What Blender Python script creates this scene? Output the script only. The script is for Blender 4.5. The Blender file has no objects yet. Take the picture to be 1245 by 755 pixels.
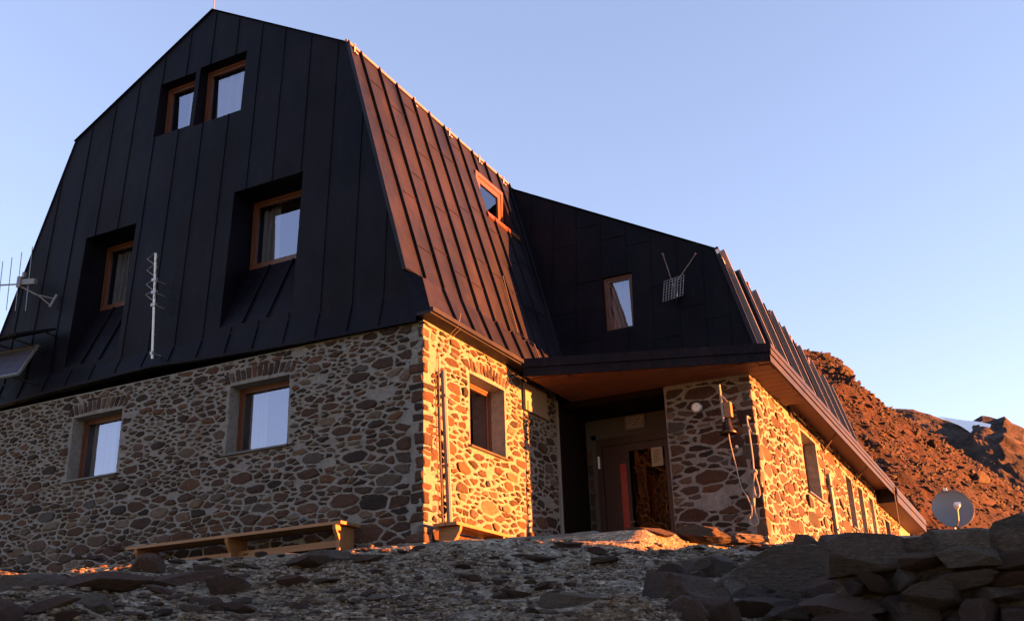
import bpy, bmesh, math, random
from mathutils import Vector, Matrix, noise
R = math.radians
random.seed(7)
scene = bpy.context.scene
col = scene.collection

# ------------------------------------------------------------------ camera / world / light
CAM = Vector((8.0175, -12.9437, -2.2053))
cR = Vector((0.88955, 0.455758, -0.031386)); cU = Vector((0.188418, -0.303432, 0.934038)); cF = Vector((-0.416172, 0.836787, 0.355792))
cd = bpy.data.cameras.new('camera'); cam = bpy.data.objects.new('camera', cd); col.objects.link(cam)
cd.sensor_width = 36.0; cd.lens = 36.0 * 1237.12 / 1245.0; cd.clip_start = 0.05; cd.clip_end = 9000
m = Matrix.Identity(4)
for i in range(3):
    m[i][0] = cR[i]; m[i][1] = cU[i]; m[i][2] = -cF[i]; m[i][3] = CAM[i]
cam.matrix_world = m
scene.camera = cam

SUN_AZ, SUN_EL = 20.5, 1.25          # azimuth from +X towards +Y
w = bpy.data.worlds.new('World'); scene.world = w; w.use_nodes = True
nt = w.node_tree; bg = nt.nodes['Background']
sky = nt.nodes.new('ShaderNodeTexSky'); sky.sky_type = 'NISHITA'; sky.sun_disc = False
SKY_EL = 2.2
sky.sun_elevation = R(SKY_EL); sky.sun_rotation = R(90 - SUN_AZ); sky.altitude = 2500; sky.air_density = 1.0; sky.dust_density = 0.0; sky.ozone_density = 1.3
wb = nt.nodes.new('ShaderNodeMix'); wb.data_type = 'RGBA'; wb.blend_type = 'MULTIPLY'; wb.inputs[0].default_value = 1.0; wb.inputs[7].default_value = (1.15, 0.955, 1.22, 1)   # the photograph's white balance
hs = nt.nodes.new('ShaderNodeHueSaturation'); hs.inputs['Saturation'].default_value = 1.0
nt.links.new(sky.outputs[0], wb.inputs[6]); nt.links.new(wb.outputs[2], hs.inputs['Color']); gm_ = nt.nodes.new('ShaderNodeGamma'); gm_.inputs[1].default_value = 0.74
nt.links.new(hs.outputs[0], gm_.inputs[0]); nt.links.new(gm_.outputs[0], bg.inputs[0]); bg.inputs[1].default_value = 0.065
sl = bpy.data.lights.new('sun', 'SUN'); sun = bpy.data.objects.new('sun', sl); col.objects.link(sun)
sl.energy = 5.0; sl.angle = R(0.5); sl.color = (1.0, 0.275, 0.05)
sd = Vector((math.cos(R(SUN_AZ)) * math.cos(R(SUN_EL)), math.sin(R(SUN_AZ)) * math.cos(R(SUN_EL)), math.sin(R(SUN_EL))))
sun.rotation_euler = sd.to_track_quat('Z', 'Y').to_euler(); sun.location = (30, 10, 20)
vs = scene.view_settings
vs.view_transform = 'Standard'; vs.look = 'None'; vs.gamma = 1.0; vs.use_curve_mapping = False; vs.exposure = 3.8

# ------------------------------------------------------------------ materials
TONE = 0.72        # overall albedo trim for the dark, contrasty exposure
class NT:
    def __init__(s, name):
        s.m = bpy.data.materials.new(name); s.m.use_nodes = True; s.t = s.m.node_tree
        s.b = s.t.nodes['Principled BSDF']; s.tc = None; s.k = 1.0
    def n(s, typ, **kw):
        nd = s.t.nodes.new(typ)
        for k, v in kw.items(): setattr(nd, k, v)
        return nd
    def l(s, a, b): s.t.links.new(a, b)
    def co(s, kind='Object', scale=None):
        if s.tc is None: s.tc = s.n('ShaderNodeTexCoord')
        o = s.tc.outputs[kind]
        if scale:
            mp = s.n('ShaderNodeMapping'); mp.inputs['Scale'].default_value = scale; s.l(o, mp.inputs[0]); o = mp.outputs[0]
        return o
    def noise(s, scale, detail=4, rough=0.55, vec=None, dist=0.0):
        nd = s.n('ShaderNodeTexNoise'); nd.inputs['Scale'].default_value = scale; nd.inputs['Detail'].default_value = detail
        nd.inputs['Roughness'].default_value = rough; nd.inputs['Distortion'].default_value = dist
        s.l(vec if vec is not None else s.co(), nd.inputs['Vector']); return nd.outputs['Fac']
    def ramp(s, fac, stops):
        nd = s.n('ShaderNodeValToRGB'); e = nd.color_ramp.elements
        while len(e) < len(stops): e.new(0.5)
        for k, (p, c) in enumerate(stops): e[k].position = p; e[k].color = (*c, 1)
        s.l(fac, nd.inputs[0]); return nd.outputs[0]
    def mix(s, fac, a, b, mode='MIX'):
        nd = s.n('ShaderNodeMix', data_type='RGBA', blend_type=mode)
        for v, i in ((fac, 0), (a, 6), (b, 7)):
            if hasattr(v, 'is_output'): s.l(v, nd.inputs[i])
            elif i == 0: nd.inputs[0].default_value = v
            else: nd.inputs[i].default_value = (*v, 1)
        return nd.outputs[2]
    def bump(s, h, strength=0.5, dist=0.02):
        nd = s.n('ShaderNodeBump'); nd.inputs['Strength'].default_value = strength; nd.inputs['Distance'].default_value = dist
        s.l(h, nd.inputs['Height']); s.l(nd.outputs[0], s.b.inputs['Normal']); return nd
    def col(s, c):
        k = s.k * TONE
        if hasattr(c, 'is_output'): s.l(s.mix(1.0, c, (k, k, k), 'MULTIPLY'), s.b.inputs['Base Color'])
        else: s.b.inputs['Base Color'].default_value = (*(x*k for x in c), 1)
    def set(s, rough=0.6, metal=0.0, spec=None):
        s.b.inputs['Roughness'].default_value = rough; s.b.inputs['Metallic'].default_value = metal
        if spec is not None: s.b.inputs['Specular IOR Level'].default_value = spec

def simple(name, c, rough=0.6, metal=0.0, var=0.25, scale=8.0, bump=0.0, spec=None, stretch=None):
    a = NT(name); v = a.co('Object', stretch) if stretch else a.co()
    f = a.noise(scale, 5, 0.6, v)
    a.col(a.ramp(f, [(0.25, tuple(x * (1 - var) for x in c)), (0.75, tuple(min(1, x * (1 + var)) for x in c))]))
    a.set(rough, metal, spec)
    if bump: a.bump(f, bump, 0.01)
    return a.m
M = {}
def mat_mortar():
    a = NT('mortar'); f = a.noise(3.0, 6, 0.6); g = a.noise(45, 5, 0.7)
    c = a.ramp(f, [(0.25, (0.20, 0.193, 0.186)), (0.5, (0.275, 0.265, 0.253)), (0.8, (0.345, 0.333, 0.318))])
    c = a.mix(0.5, c, a.ramp(g, [(0.3, (0.15, 0.148, 0.146)), (0.6, (0.33, 0.322, 0.312))]))
    c = a.mix(0.8, c, a.ramp(a.noise(9, 6, 0.75), [(0.3, (0.55, 0.54, 0.53)), (0.5, (0.95, 0.95, 0.95)), (0.72, (1.3, 1.3, 1.3))]), 'MULTIPLY')
    rust = a.noise(1.1, 3, 0.5, a.co('Object', (1.6, 1.6, 0.5)))
    c = a.mix(a.ramp(rust, [(0.62, (0, 0, 0)), (0.76, (0.45, 0.45, 0.45))]), c, (0.14, 0.075, 0.035))
    a.col(c); a.set(0.95, 0, 0.2); a.bump(a.noise(17, 8, 0.75), 1.0, 0.07); return a.m
def mat_stone():
    a = NT('rubble_stone'); at = a.n('ShaderNodeAttribute', attribute_name='tone'); sp = a.n('ShaderNodeSeparateColor'); a.l(at.outputs[0], sp.inputs[0])
    c = a.ramp(sp.outputs[0], [(0.0, (0.018, 0.012, 0.010)), (0.22, (0.042, 0.021, 0.015)), (0.42, (0.074, 0.034, 0.020)), (0.58, (0.050, 0.032, 0.024)), (0.74, (0.120, 0.054, 0.027)), (0.86, (0.066, 0.060, 0.057)), (0.94, (0.14, 0.088, 0.055)), (1.0, (0.16, 0.13, 0.105))])
    n1 = a.noise(14, 6, 0.65); n2 = a.noise(5, 5, 0.6, None, 0.6)
    c = a.mix(0.75, c, a.ramp(n1, [(0.25, (0.35, 0.35, 0.36)), (0.55, (0.85, 0.85, 0.85)), (0.8, (1.5, 1.4, 1.3))]), 'MULTIPLY')
    c = a.mix(a.ramp(n2, [(0.58, (0, 0, 0)), (0.72, (0.55, 0.55, 0.55))]), c, (0.085, 0.042, 0.018))
    a.col(c); a.set(0.85, 0, 0.3); a.bump(a.noise(26, 9, 0.75), 1.0, 0.035); return a.m
def mat_metal(name='weathered_copper', k=1.0, cool=(1, 1, 1), spec=0.16):
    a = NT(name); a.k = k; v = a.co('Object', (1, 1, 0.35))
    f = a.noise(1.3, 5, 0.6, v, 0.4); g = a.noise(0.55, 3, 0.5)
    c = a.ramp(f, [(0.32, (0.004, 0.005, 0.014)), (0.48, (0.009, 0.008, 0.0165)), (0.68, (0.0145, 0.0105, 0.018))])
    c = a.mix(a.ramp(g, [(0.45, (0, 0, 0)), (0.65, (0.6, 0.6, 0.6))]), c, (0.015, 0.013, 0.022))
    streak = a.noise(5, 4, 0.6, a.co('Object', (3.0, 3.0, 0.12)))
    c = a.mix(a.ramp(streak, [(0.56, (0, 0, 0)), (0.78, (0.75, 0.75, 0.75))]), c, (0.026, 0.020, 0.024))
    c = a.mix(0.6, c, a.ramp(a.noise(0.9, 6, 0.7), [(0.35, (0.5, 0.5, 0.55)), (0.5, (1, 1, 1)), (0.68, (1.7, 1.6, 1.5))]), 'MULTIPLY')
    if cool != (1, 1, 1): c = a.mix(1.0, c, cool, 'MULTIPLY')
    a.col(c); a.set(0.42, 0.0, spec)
    a.l(a.ramp(f, [(0.3, (0.42, 0.42, 0.42)), (0.7, (0.6, 0.6, 0.6))]), a.b.inputs['Roughness'])
    a.bump(a.noise(1.8, 4, 0.55), 0.5, 0.04); return a.m
def mat_pane(name='window_pane', mul=1.4, add=0.20):
    a = NT(name); out = a.t.nodes['Material Output']
    gl = a.n('ShaderNodeBsdfGlossy'); gl.inputs['Roughness'].default_value = 0.01; gl.inputs['Color'].default_value = (0.82, 0.84, 1, 1)
    tr = a.n('ShaderNodeBsdfTransparent'); tr.inputs[0].default_value = (0.8, 0.84, 0.86, 1)
    fr = a.n('ShaderNodeFresnel'); fr.inputs[0].default_value = 1.5
    mt = a.n('ShaderNodeMath', operation='MULTIPLY_ADD'); mt.inputs[1].default_value = mul; mt.inputs[2].default_value = add; a.l(fr.outputs[0], mt.inputs[0])
    mx = a.n('ShaderNodeMixShader'); a.l(mt.outputs[0], mx.inputs[0]); a.l(tr.outputs[0], mx.inputs[1]); a.l(gl.outputs[0], mx.inputs[2])
    nz = a.noise(1.2, 1, 0.5); bp = a.n('ShaderNodeBump'); bp.inputs['Strength'].default_value = 0.06; bp.inputs['Distance'].default_value = 0.05; a.l(nz, bp.inputs['Height']); a.l(bp.outputs[0], gl.inputs['Normal'])
    a.l(mx.outputs[0], out.inputs[0]); return a.m
ROCKPAL = [(0.0, (0.060, 0.034, 0.025)), (0.35, (0.105, 0.054, 0.036)), (0.6, (0.110, 0.076, 0.056)), (0.85, (0.135, 0.108, 0.086)), (1.0, (0.21, 0.18, 0.15))]
GRAVPAL = [(0.0, (0.085, 0.057, 0.042)), (0.25, (0.18, 0.13, 0.095)), (0.55, (0.29, 0.24, 0.18)), (0.86, (0.39, 0.335, 0.265)), (1.0, (0.55, 0.51, 0.46))]
def mat_rock(name, warm=1.0, bright=1.0, per_object=True, scale=1.0, pal=None):
    a = NT(name)
    if per_object:
        oi = a.n('ShaderNodeObjectInfo'); rnd = oi.outputs['Random']
    else:
        at = a.n('ShaderNodeAttribute', attribute_name='tone'); sp = a.n('ShaderNodeSeparateColor'); a.l(at.outputs[0], sp.inputs[0]); rnd = sp.outputs[0]
    k = bright
    pal = pal or ROCKPAL
    c = a.ramp(rnd, [(p_, tuple(x*k for x in q_)) for p_, q_ in pal])
    vec = a.co('Object', (1, 1, 2.2))
    n1 = a.noise(9 * scale, 10, 0.78, vec, 0.4); n2 = a.noise(2.2 * scale, 5, 0.6, vec)
    c = a.mix(0.85, c, a.ramp(n1, [(0.34, (0.22, 0.21, 0.21)), (0.5, (0.8, 0.79, 0.78)), (0.68, (2.0, 1.85, 1.65))]), 'MULTIPLY')
    c = a.mix(0.8, c, a.ramp(a.noise(28 * scale, 8, 0.8, vec), [(0.32, (0.35, 0.33, 0.33)), (0.5, (0.95, 0.95, 0.95)), (0.7, (1.9, 1.85, 1.75))]), 'MULTIPLY')
    c = a.mix(a.ramp(n2, [(0.52, (0, 0, 0)), (0.68, (0.6 * warm, 0.6 * warm, 0.6 * warm))]), c, (0.085*k, 0.040*k, 0.020*k))
    a.col(c); a.set(0.85, 0, 0.3); a.bump(a.noise(11 * scale, 12, 0.8, vec), 1.0, 0.08 / scale); return a.m
def mat_ground():
    a = NT('stony_ground'); v = a.co('Object')
    f = a.noise(0.6, 5, 0.6, v); g = a.noise(7, 7, 0.7, v); h = a.noise(38, 6, 0.75, v)
    c = a.ramp(f, [(0.3, (0.25, 0.21, 0.155)), (0.55, (0.36, 0.315, 0.24)), (0.75, (0.29, 0.225, 0.165))])
    c = a.mix(0.8, c, a.ramp(g, [(0.3, (0.45, 0.43, 0.42)), (0.6, (1.0, 0.98, 0.95)), (0.8, (1.5, 1.45, 1.35))]), 'MULTIPLY')
    vo = a.n('ShaderNodeTexVoronoi'); vo.inputs['Scale'].default_value = 26; a.l(v, vo.inputs['Vector'])
    sp = a.n('ShaderNodeSeparateColor'); a.l(vo.outputs['Color'], sp.inputs[0])
    c = a.mix(0.8, c, a.ramp(sp.outputs[0], [(0.0, (0.45, 0.42, 0.4)), (0.5, (0.95, 0.9, 0.85)), (0.85, (1.2, 1.2, 1.15)), (1.0, (2.0, 1.95, 1.9))]), 'MULTIPLY')
    a.col(c); a.set(0.95, 0, 0.2)
    ad = a.n('ShaderNodeMath', operation='SUBTRACT'); a.l(h, ad.inputs[0]); a.l(vo.outputs['Distance'], ad.inputs[1])
    a.bump(ad.outputs[0], 0.9, 0.03); return a.m
def mat_hill(name, cols, sc):
    a = NT(name); v = a.co('Object')
    f = a.noise(0.05 * sc, 6, 0.6, v, 0.4); g = a.noise(0.5 * sc, 8, 0.7, v)
    c = a.ramp(f, [(0.3, cols[0]), (0.52, cols[1]), (0.7, cols[2])])
    c = a.mix(0.85, c, a.ramp(g, [(0.36, (0.22, 0.2, 0.2)), (0.52, (0.9, 0.88, 0.86)), (0.72, (1.8, 1.65, 1.5))]), 'MULTIPLY')
    a.col(c); a.set(0.95, 0, 0.2); a.bump(a.noise(0.35 * sc, 9, 0.72, v), 1.0, 1.2 / sc); return a.m
def mat_boards(name, c, axis_scale, rough=0.55, var=0.35, spec=0.35):
    a = NT(name); f = a.noise(6, 6, 0.65, a.co('Object', axis_scale))
    a.col(a.ramp(f, [(0.25, tuple(x * (1 - var) for x in c)), (0.5, c), (0.78, tuple(x * (1 + var) for x in c))])); a.set(rough, 0, spec); a.bump(f, 0.3, 0.01); return a.m
M['mortar'] = mat_mortar(); M['stone'] = mat_stone(); M['metal'] = mat_metal(); M['dark_metal'] = mat_metal('shade_dark_copper', 0.60, (0.95, 0.98, 0.95), 0.06); M['pane'] = mat_pane(); M['door_glass'] = mat_pane('door_glass', 0.25, 0.0)  # dark_metal is the same copper, darkened to carry the gables' shade
M['frame'] = mat_boards('varnished_wood', (0.12, 0.045, 0.022), (3, 3, 0.4), 0.4)
M['door'] = mat_boards('dark_door_wood', (0.035, 0.013, 0.009), (3, 3, 0.4), 0.45)
M['red'] = simple('red_reflection', (0.30, 0.02, 0.012), 0.4, 0, 0.2)  # reflected red in the entrance door, held as a plain colour
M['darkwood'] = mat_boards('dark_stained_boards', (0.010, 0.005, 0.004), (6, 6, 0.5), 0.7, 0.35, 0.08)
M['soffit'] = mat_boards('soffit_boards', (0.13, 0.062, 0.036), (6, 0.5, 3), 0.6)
M['bench'] = mat_boards('bench_pine', (0.25, 0.115, 0.042), (0.5, 4, 4), 0.55)
M['curtain'] = simple('curtain_cloth', (0.36, 0.34, 0.36), 0.9, 0, 0.12, 3)
M['sill'] = simple('dark_sill_sheet', (0.022, 0.018, 0.018), 0.45, 0.1)
M['plaster'] = simple('pale_plaster', (0.22, 0.205, 0.19), 0.9, 0, 0.15, 5, 0.3)
M['pipe'] = simple('grey_pipe_sheet', (0.16, 0.15, 0.145), 0.45, 0.2, 0.15)
M['alu'] = simple('aluminium', (0.36, 0.36, 0.36), 0.4, 0.7, 0.1)
M['white'] = simple('white_paint', (0.8, 0.8, 0.78), 0.5, 0, 0.06)
M['brass'] = simple('copper_edge', (0.22, 0.155, 0.125), 0.4, 0.2, 0.2)
M['dish'] = simple('dish_grey_paint', (0.14, 0.145, 0.16), 0.45, 0, 0.08, 3)
M['bronze'] = simple('bell_bronze', (0.055, 0.035, 0.022), 0.4, 0.7, 0.3)
M['rope'] = simple('pale_rope', (0.27, 0.25, 0.23), 0.9, 0, 0.15, 60, 0.5)
M['cable'] = simple('dark_cable', (0.08, 0.06, 0.05), 0.6, 0, 0.2)
M['trim'] = simple('recess_shade_trim', (0.06, 0.053, 0.048), 0.8, 0, 0.1)  # pale trim and plaster, with the porch shade put into the dark colour
M['box'] = simple('beige_box_paint', (0.20, 0.15, 0.115), 0.8, 0, 0.1)
M['paper'] = simple('paper', (0.45, 0.38, 0.28), 0.9, 0, 0.08)
M['ink'] = simple('ink', (0.10, 0.03, 0.03), 0.8)
M['black'] = simple('black_interior', (0.012, 0.011, 0.011), 0.9)
M['concrete'] = simple('grey_concrete', (0.13, 0.122, 0.112), 0.9, 0, 0.3, 4, 0.6)
def mat_solar():
    a = NT('solar_cells'); v = a.co('Generated'); br = a.n('ShaderNodeTexBrick'); br.offset = 0; br.inputs['Scale'].default_value = 6
    br.inputs['Color1'].default_value = (0.08, 0.085, 0.14, 1); br.inputs['Color2'].default_value = (0.09, 0.095, 0.15, 1); br.inputs['Mortar'].default_value = (0.2, 0.2, 0.24, 1)
    br.inputs['Mortar Size'].default_value = 0.012; br.inputs['Brick Width'].default_value = 1.0; br.inputs['Row Height'].default_value = 1.0
    a.l(v, br.inputs[0]); a.col(br.outputs[0]); a.set(0.25, 0, 0.9); return a.m
M['solar'] = mat_solar()
M['rock'] = mat_rock('slate_rock', 1.0, 1.1); M['gravel'] = mat_rock('gravel_stone', 0.35, 1.0, False, 2.0, GRAVPAL); M['ground'] = mat_ground()
M['dryrock'] = mat_rock('dry_wall_rock', 1.0, 1.05)
M['scree'] = mat_rock('scree_rock', 1.0, 0.50, False, 0.5)
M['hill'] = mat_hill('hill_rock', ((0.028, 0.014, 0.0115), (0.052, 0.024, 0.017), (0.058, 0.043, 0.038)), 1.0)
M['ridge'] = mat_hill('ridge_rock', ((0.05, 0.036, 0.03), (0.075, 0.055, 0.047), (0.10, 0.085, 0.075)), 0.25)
M['snow'] = simple('old_snow', (1.2, 1.22, 1.3), 0.7, 0, 0.06, 0.05)

# ------------------------------------------------------------------ mesh helpers
class MB:
    def __init__(s): s.v = []; s.f = []; s.mi = []; s.t = []
    def add(s, vs, fs, mi=0, tone=0.0):
        o = len(s.v); s.v += [tuple(v) for v in vs]; s.t += [tone] * len(vs)
        for f in fs: s.f.append([o + i for i in f]); s.mi.append(mi)
    def quad(s, a, b, c, d, mi=0): s.add([a, b, c, d], [(0, 1, 2, 3)], mi)
    def box(s, x0, x1, y0, y1, z0, z1, mi=0, tone=0.0):
        s.add([(x, y, z) for x in (x0, x1) for y in (y0, y1) for z in (z0, z1)], [(0, 1, 3, 2), (4, 6, 7, 5), (0, 4, 5, 1), (2, 3, 7, 6), (0, 2, 6, 4), (1, 5, 7, 3)], mi, tone)
    def obox(s, c, u, v, n, hu, hv, hn, mi=0):   # oriented box
        c, u, v, n = Vector(c), Vector(u).normalized(), Vector(v).normalized(), Vector(n).normalized()
        s.add([c + u * a * hu + v * b * hv + n * d * hn for a in (-1, 1) for b in (-1, 1) for d in (-1, 1)], [(0, 1, 3, 2), (4, 6, 7, 5), (0, 4, 5, 1), (2, 3, 7, 6), (0, 2, 6, 4), (1, 5, 7, 3)], mi)
    def bar(s, p, q, wd, ht, n, mi=0):           # bar from p to q, height ht along n (standing on the line)
        p, q, n = Vector(p), Vector(q), Vector(n).normalized(); d = (q - p).normalized(); u = d.cross(n).normalized()
        vs_ = []
        for b in (p, q):
            for a, h in ((-wd/2, -0.01), (wd/2, -0.01), (wd/2, ht), (-wd/2, ht)): vs_.append(b + u * a + n * h)
        s.add(vs_, [(0, 1, 2, 3), (7, 6, 5, 4), (0, 4, 5, 1), (1, 5, 6, 2), (2, 6, 7, 3), (3, 7, 4, 0)], mi)
    def prism(s, poly0, poly1, mi=0):
        n = len(poly0); s.add(list(poly0) + list(poly1), [tuple(range(n)), tuple(range(2*n-1, n-1, -1))] + [(i, n+i, n+(i+1) % n, (i+1) % n) for i in range(n)], mi)
    def tube(s, pts, r, seg=6, mi=0):
        pts = [Vector(p) for p in pts]; rr = r if isinstance(r, (list, tuple)) else [r] * len(pts); rings = []
        for i, p in enumerate(pts):
            d = (pts[min(i+1, len(pts)-1)] - pts[max(i-1, 0)])
            d = d.normalized() if d.length > 1e-9 else Vector((0, 0, 1))
            a = d.cross(Vector((0.31, 0.77, 0.55))); a.normalize(); b = d.cross(a)
            rings.append([p + (a * math.cos(2*math.pi*k/seg) + b * math.sin(2*math.pi*k/seg)) * rr[i] for k in range(seg)])
        vs_ = [v for r_ in rings for v in r_]; fs = []
        for i in range(len(pts)-1):
            for k in range(seg): fs.append((i*seg+k, i*seg+(k+1) % seg, (i+1)*seg+(k+1) % seg, (i+1)*seg+k))
        fs.append(tuple(range(seg-1, -1, -1))); fs.append(tuple(range((len(pts)-1)*seg, len(pts)*seg)))
        s.add(vs_, fs, mi)
    def lathe(s, prof, org, axis=(0, 0, 1), seg=20, mi=0):
        org = Vector(org); q = Vector((0, 0, 1)).rotation_difference(Vector(axis).normalized()); vs_ = []; fs = []
        for r_, z in prof:
            for k in range(seg): vs_.append(org + q @ Vector((r_ * math.cos(2*math.pi*k/seg), r_ * math.sin(2*math.pi*k/seg), z)))
        for i in range(len(prof)-1):
            for k in range(seg): fs.append((i*seg+k, i*seg+(k+1) % seg, (i+1)*seg+(k+1) % seg, (i+1)*seg+k))
        s.add(vs_, fs, mi)
    def mesh_in(s, me, mi=0):
        s.add([v.co[:] for v in me.vertices], [tuple(p.vertices) for p in me.polygons], mi)

def wpos(o):
    p = Vector((0, 0, 0))
    while o: p += o.location; o = o.parent
    return p
def finish(me, mb, mats, smooth=False):
    for mt in (mats if isinstance(mats, (list, tuple)) else [mats]): me.materials.append(mt)
    me.polygons.foreach_set('material_index', mb.mi)
    if any(mb.t):
        at = me.color_attributes.new('tone', 'FLOAT_COLOR', 'POINT'); flat = []
        for t in mb.t: flat += [t, t, t, 1.0]
        at.data.foreach_set('color', flat)
    bm = bmesh.new(); bm.from_mesh(me); bmesh.ops.recalc_face_normals(bm, faces=bm.faces); bm.to_mesh(me); bm.free()
    if smooth: me.polygons.foreach_set('use_smooth', [True] * len(me.polygons))
    me.update()
def obj(name, mb, mats, parent=None, smooth=False, loc=None, label=None):
    me = bpy.data.meshes.new(name); o = bpy.data.objects.new(name, me); col.objects.link(o)
    if parent is not None: o.parent = parent
    if loc is not None: o.location = Vector(loc) - (wpos(parent) if parent else Vector())
    off = wpos(o)
    me.from_pydata([Vector(v) - off for v in mb.v], [], mb.f); finish(me, mb, mats, smooth)
    if label: o['label'] = label
    return o
def thing(name, label, cat, loc=(0, 0, 0), group=None):
    o = bpy.data.objects.new(name, None); col.objects.link(o); o.location = loc; o.empty_display_size = 0.2
    return tag(o, label, cat, group)
def tag(o, label, cat, group=None):
    o['label'] = label; o['category'] = cat
    if group: o['group'] = group
    return o
def struct(o, kind='structure'): o['kind'] = kind; return o
def cut(mb, cutters):
    """solid minus cutters (each a MB) -> MB"""
    def tmp(b):
        me = bpy.data.meshes.new('tmp'); me.from_pydata([Vector(v) for v in b.v], [], b.f)
        bm = bmesh.new(); bm.from_mesh(me); bmesh.ops.recalc_face_normals(bm, faces=bm.faces); bm.to_mesh(me); bm.free()
        o = bpy.data.objects.new('tmp', me); col.objects.link(o); return o
    base = tmp(mb); cs = [tmp(c) for c in cutters]
    for c in cs:
        md = base.modifiers.new('b', 'BOOLEAN'); md.operation = 'DIFFERENCE'; md.solver = 'EXACT'; md.object = c
    dg = bpy.context.evaluated_depsgraph_get(); ev = base.evaluated_get(dg); me = bpy.data.meshes.new_from_object(ev)
    out = MB(); out.mesh_in(me)
    for o in [base] + cs:
        d = o.data; bpy.data.objects.remove(o); bpy.data.meshes.remove(d)
    bpy.data.meshes.remove(me)
    return out
def boxmb(*a):
    b = MB(); b.box(*a); return b

# ------------------------------------------------------------------ rubble masonry
def voronoi_stones(rnd, u0, u1, v0, v1, size, asp=2.25):
    """irregular stone outlines (u,v) inside a rectangle; size(u,v) = stone height"""
    pts = []; grid = {}; cell = 0.45
    W = (u1 - u0) / asp; H = v1 - v0
    tries = int(W * H * 900)
    for _ in range(tries):
        x = rnd.random() * W; y = rnd.random() * H; r = size(u0 + x * asp, v0 + y) * (0.55 + 1.1 * rnd.random() ** 2.0)
        gx, gy = int(x / cell), int(y / cell); ok = True
        for i in (-1, 0, 1):
            for j in (-1, 0, 1):
                for (px, py, pr) in grid.get((gx+i, gy+j), ()):
                    if (px-x)**2 + (py-y)**2 < ((r + pr) * 0.5) ** 2: ok = False; break
                if not ok: break
            if not ok: break
        if ok: grid.setdefault((gx, gy), []).append((x, y, r)); pts.append((x, y, r))
    out = []
    for (x, y, r) in pts:
        B = r * 1.05
        poly = [(max(0, x-B), max(0, y-B)), (min(W, x+B), max(0, y-B)), (min(W, x+B), min(H, y+B)), (max(0, x-B), min(H, y+B))]
        gx, gy = int(x / cell), int(y / cell)
        for i in (-1, 0, 1):
            for j in (-1, 0, 1):
                for (px, py, pr) in grid.get((gx+i, gy+j), ()):
                    if (px, py) == (x, y): continue
                    dx, dy = px - x, py - y; d2 = dx*dx + dy*dy
                    tt = 0.5 + 0.5 * (r*r - pr*pr) / d2 * 0.6
                    c = dx * (x + dx*tt) + dy * (y + dy*tt); np_ = []
                    for k in range(len(poly)):
                        a, b = poly[k], poly[(k+1) % len(poly)]
                        da, db = dx*a[0] + dy*a[1] - c, dx*b[0] + dy*b[1] - c
                        if da <= 0: np_.append(a)
                        if da * db < 0:
                            q = da / (da - db); np_.append((a[0] + (b[0]-a[0])*q, a[1] + (b[1]-a[1])*q))
                    poly = np_
                    if len(poly) < 3: break
                if len(poly) < 3: break
            if len(poly) < 3: break
        if len(poly) < 3: continue
        cx = sum(p[0] for p in poly) / len(poly); cy = sum(p[1] for p in poly) / len(poly)
        out.append(([(u0 + p[0]*asp, v0 + p[1]) for p in poly], (u0 + cx*asp, v0 + cy)))
    return out
def add_stone(mb, P, poly, rnd, gap, thick, mi=1, tone=None, rough=0.017):
    n0 = len(poly); cx = sum(p[0] for p in poly)/n0; cy = sum(p[1] for p in poly)/n0
    sh = []
    for (u, v) in poly:
        d = math.hypot(u-cx, v-cy)
        if d < 1e-5: continue
        k = max(0.3, 1 - gap * rnd.uniform(0.5, 1.35) / d); sh.append((cx + (u-cx)*k, cy + (v-cy)*k))
    nn = []
    for k in range(len(sh)):                      # knock the corners off unevenly
        a, b = sh[k], sh[(k+1) % len(sh)]; q = rnd.uniform(0.05, 0.20)
        nn += [(a[0]+(b[0]-a[0])*q, a[1]+(b[1]-a[1])*q), (a[0]+(b[0]-a[0])*(1-q), a[1]+(b[1]-a[1])*(1-q))]
    sh = nn; nn = []
    for k in range(len(sh)):                      # broken, ragged edge
        a, b = sh[k], sh[(k+1) % len(sh)]; L = math.hypot(a[0]-b[0], a[1]-b[1]); m_ = max(1, int(L / 0.035))
        for i in range(m_): nn.append((a[0]+(b[0]-a[0])*i/m_ + rnd.uniform(-rough, rough)*0.55, a[1]+(b[1]-a[1])*i/m_ + rnd.uniform(-rough, rough)*0.55))
    sh = nn
    n = len(sh); tu, tv = rnd.uniform(-0.16, 0.16), rnd.uniform(-0.2, 0.2); vs_ = []; sd = rnd.uniform(0, 90)
    for kk, off in ((1.0, -0.015), (0.95, thick*0.55), (0.72, thick), (0.36, thick*1.1)):
        for (u, v) in sh:
            uu, vv = cx + (u-cx)*kk, cy + (v-cy)*kk
            o = off if off < 0 else max(0.001, off + ((uu-cx)*tu + (vv-cy)*tv) + 0.010*noise.noise(Vector((uu*16, vv*16, sd))))
            vs_.append(P(uu, vv, o))
    vs_.append(P(cx, cy, thick * 1.1))
    fs = []
    for r_ in (0, 1, 2):
        for k in range(n): fs.append((r_*n+k, r_*n+(k+1) % n, (r_+1)*n+(k+1) % n, (r_+1)*n+k))
    for k in range(n): fs.append((3*n+k, 3*n+(k+1) % n, 4*n))
    mb.add(vs_, fs, mi, max(0.004, rnd.random() if tone is None else tone))
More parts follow.
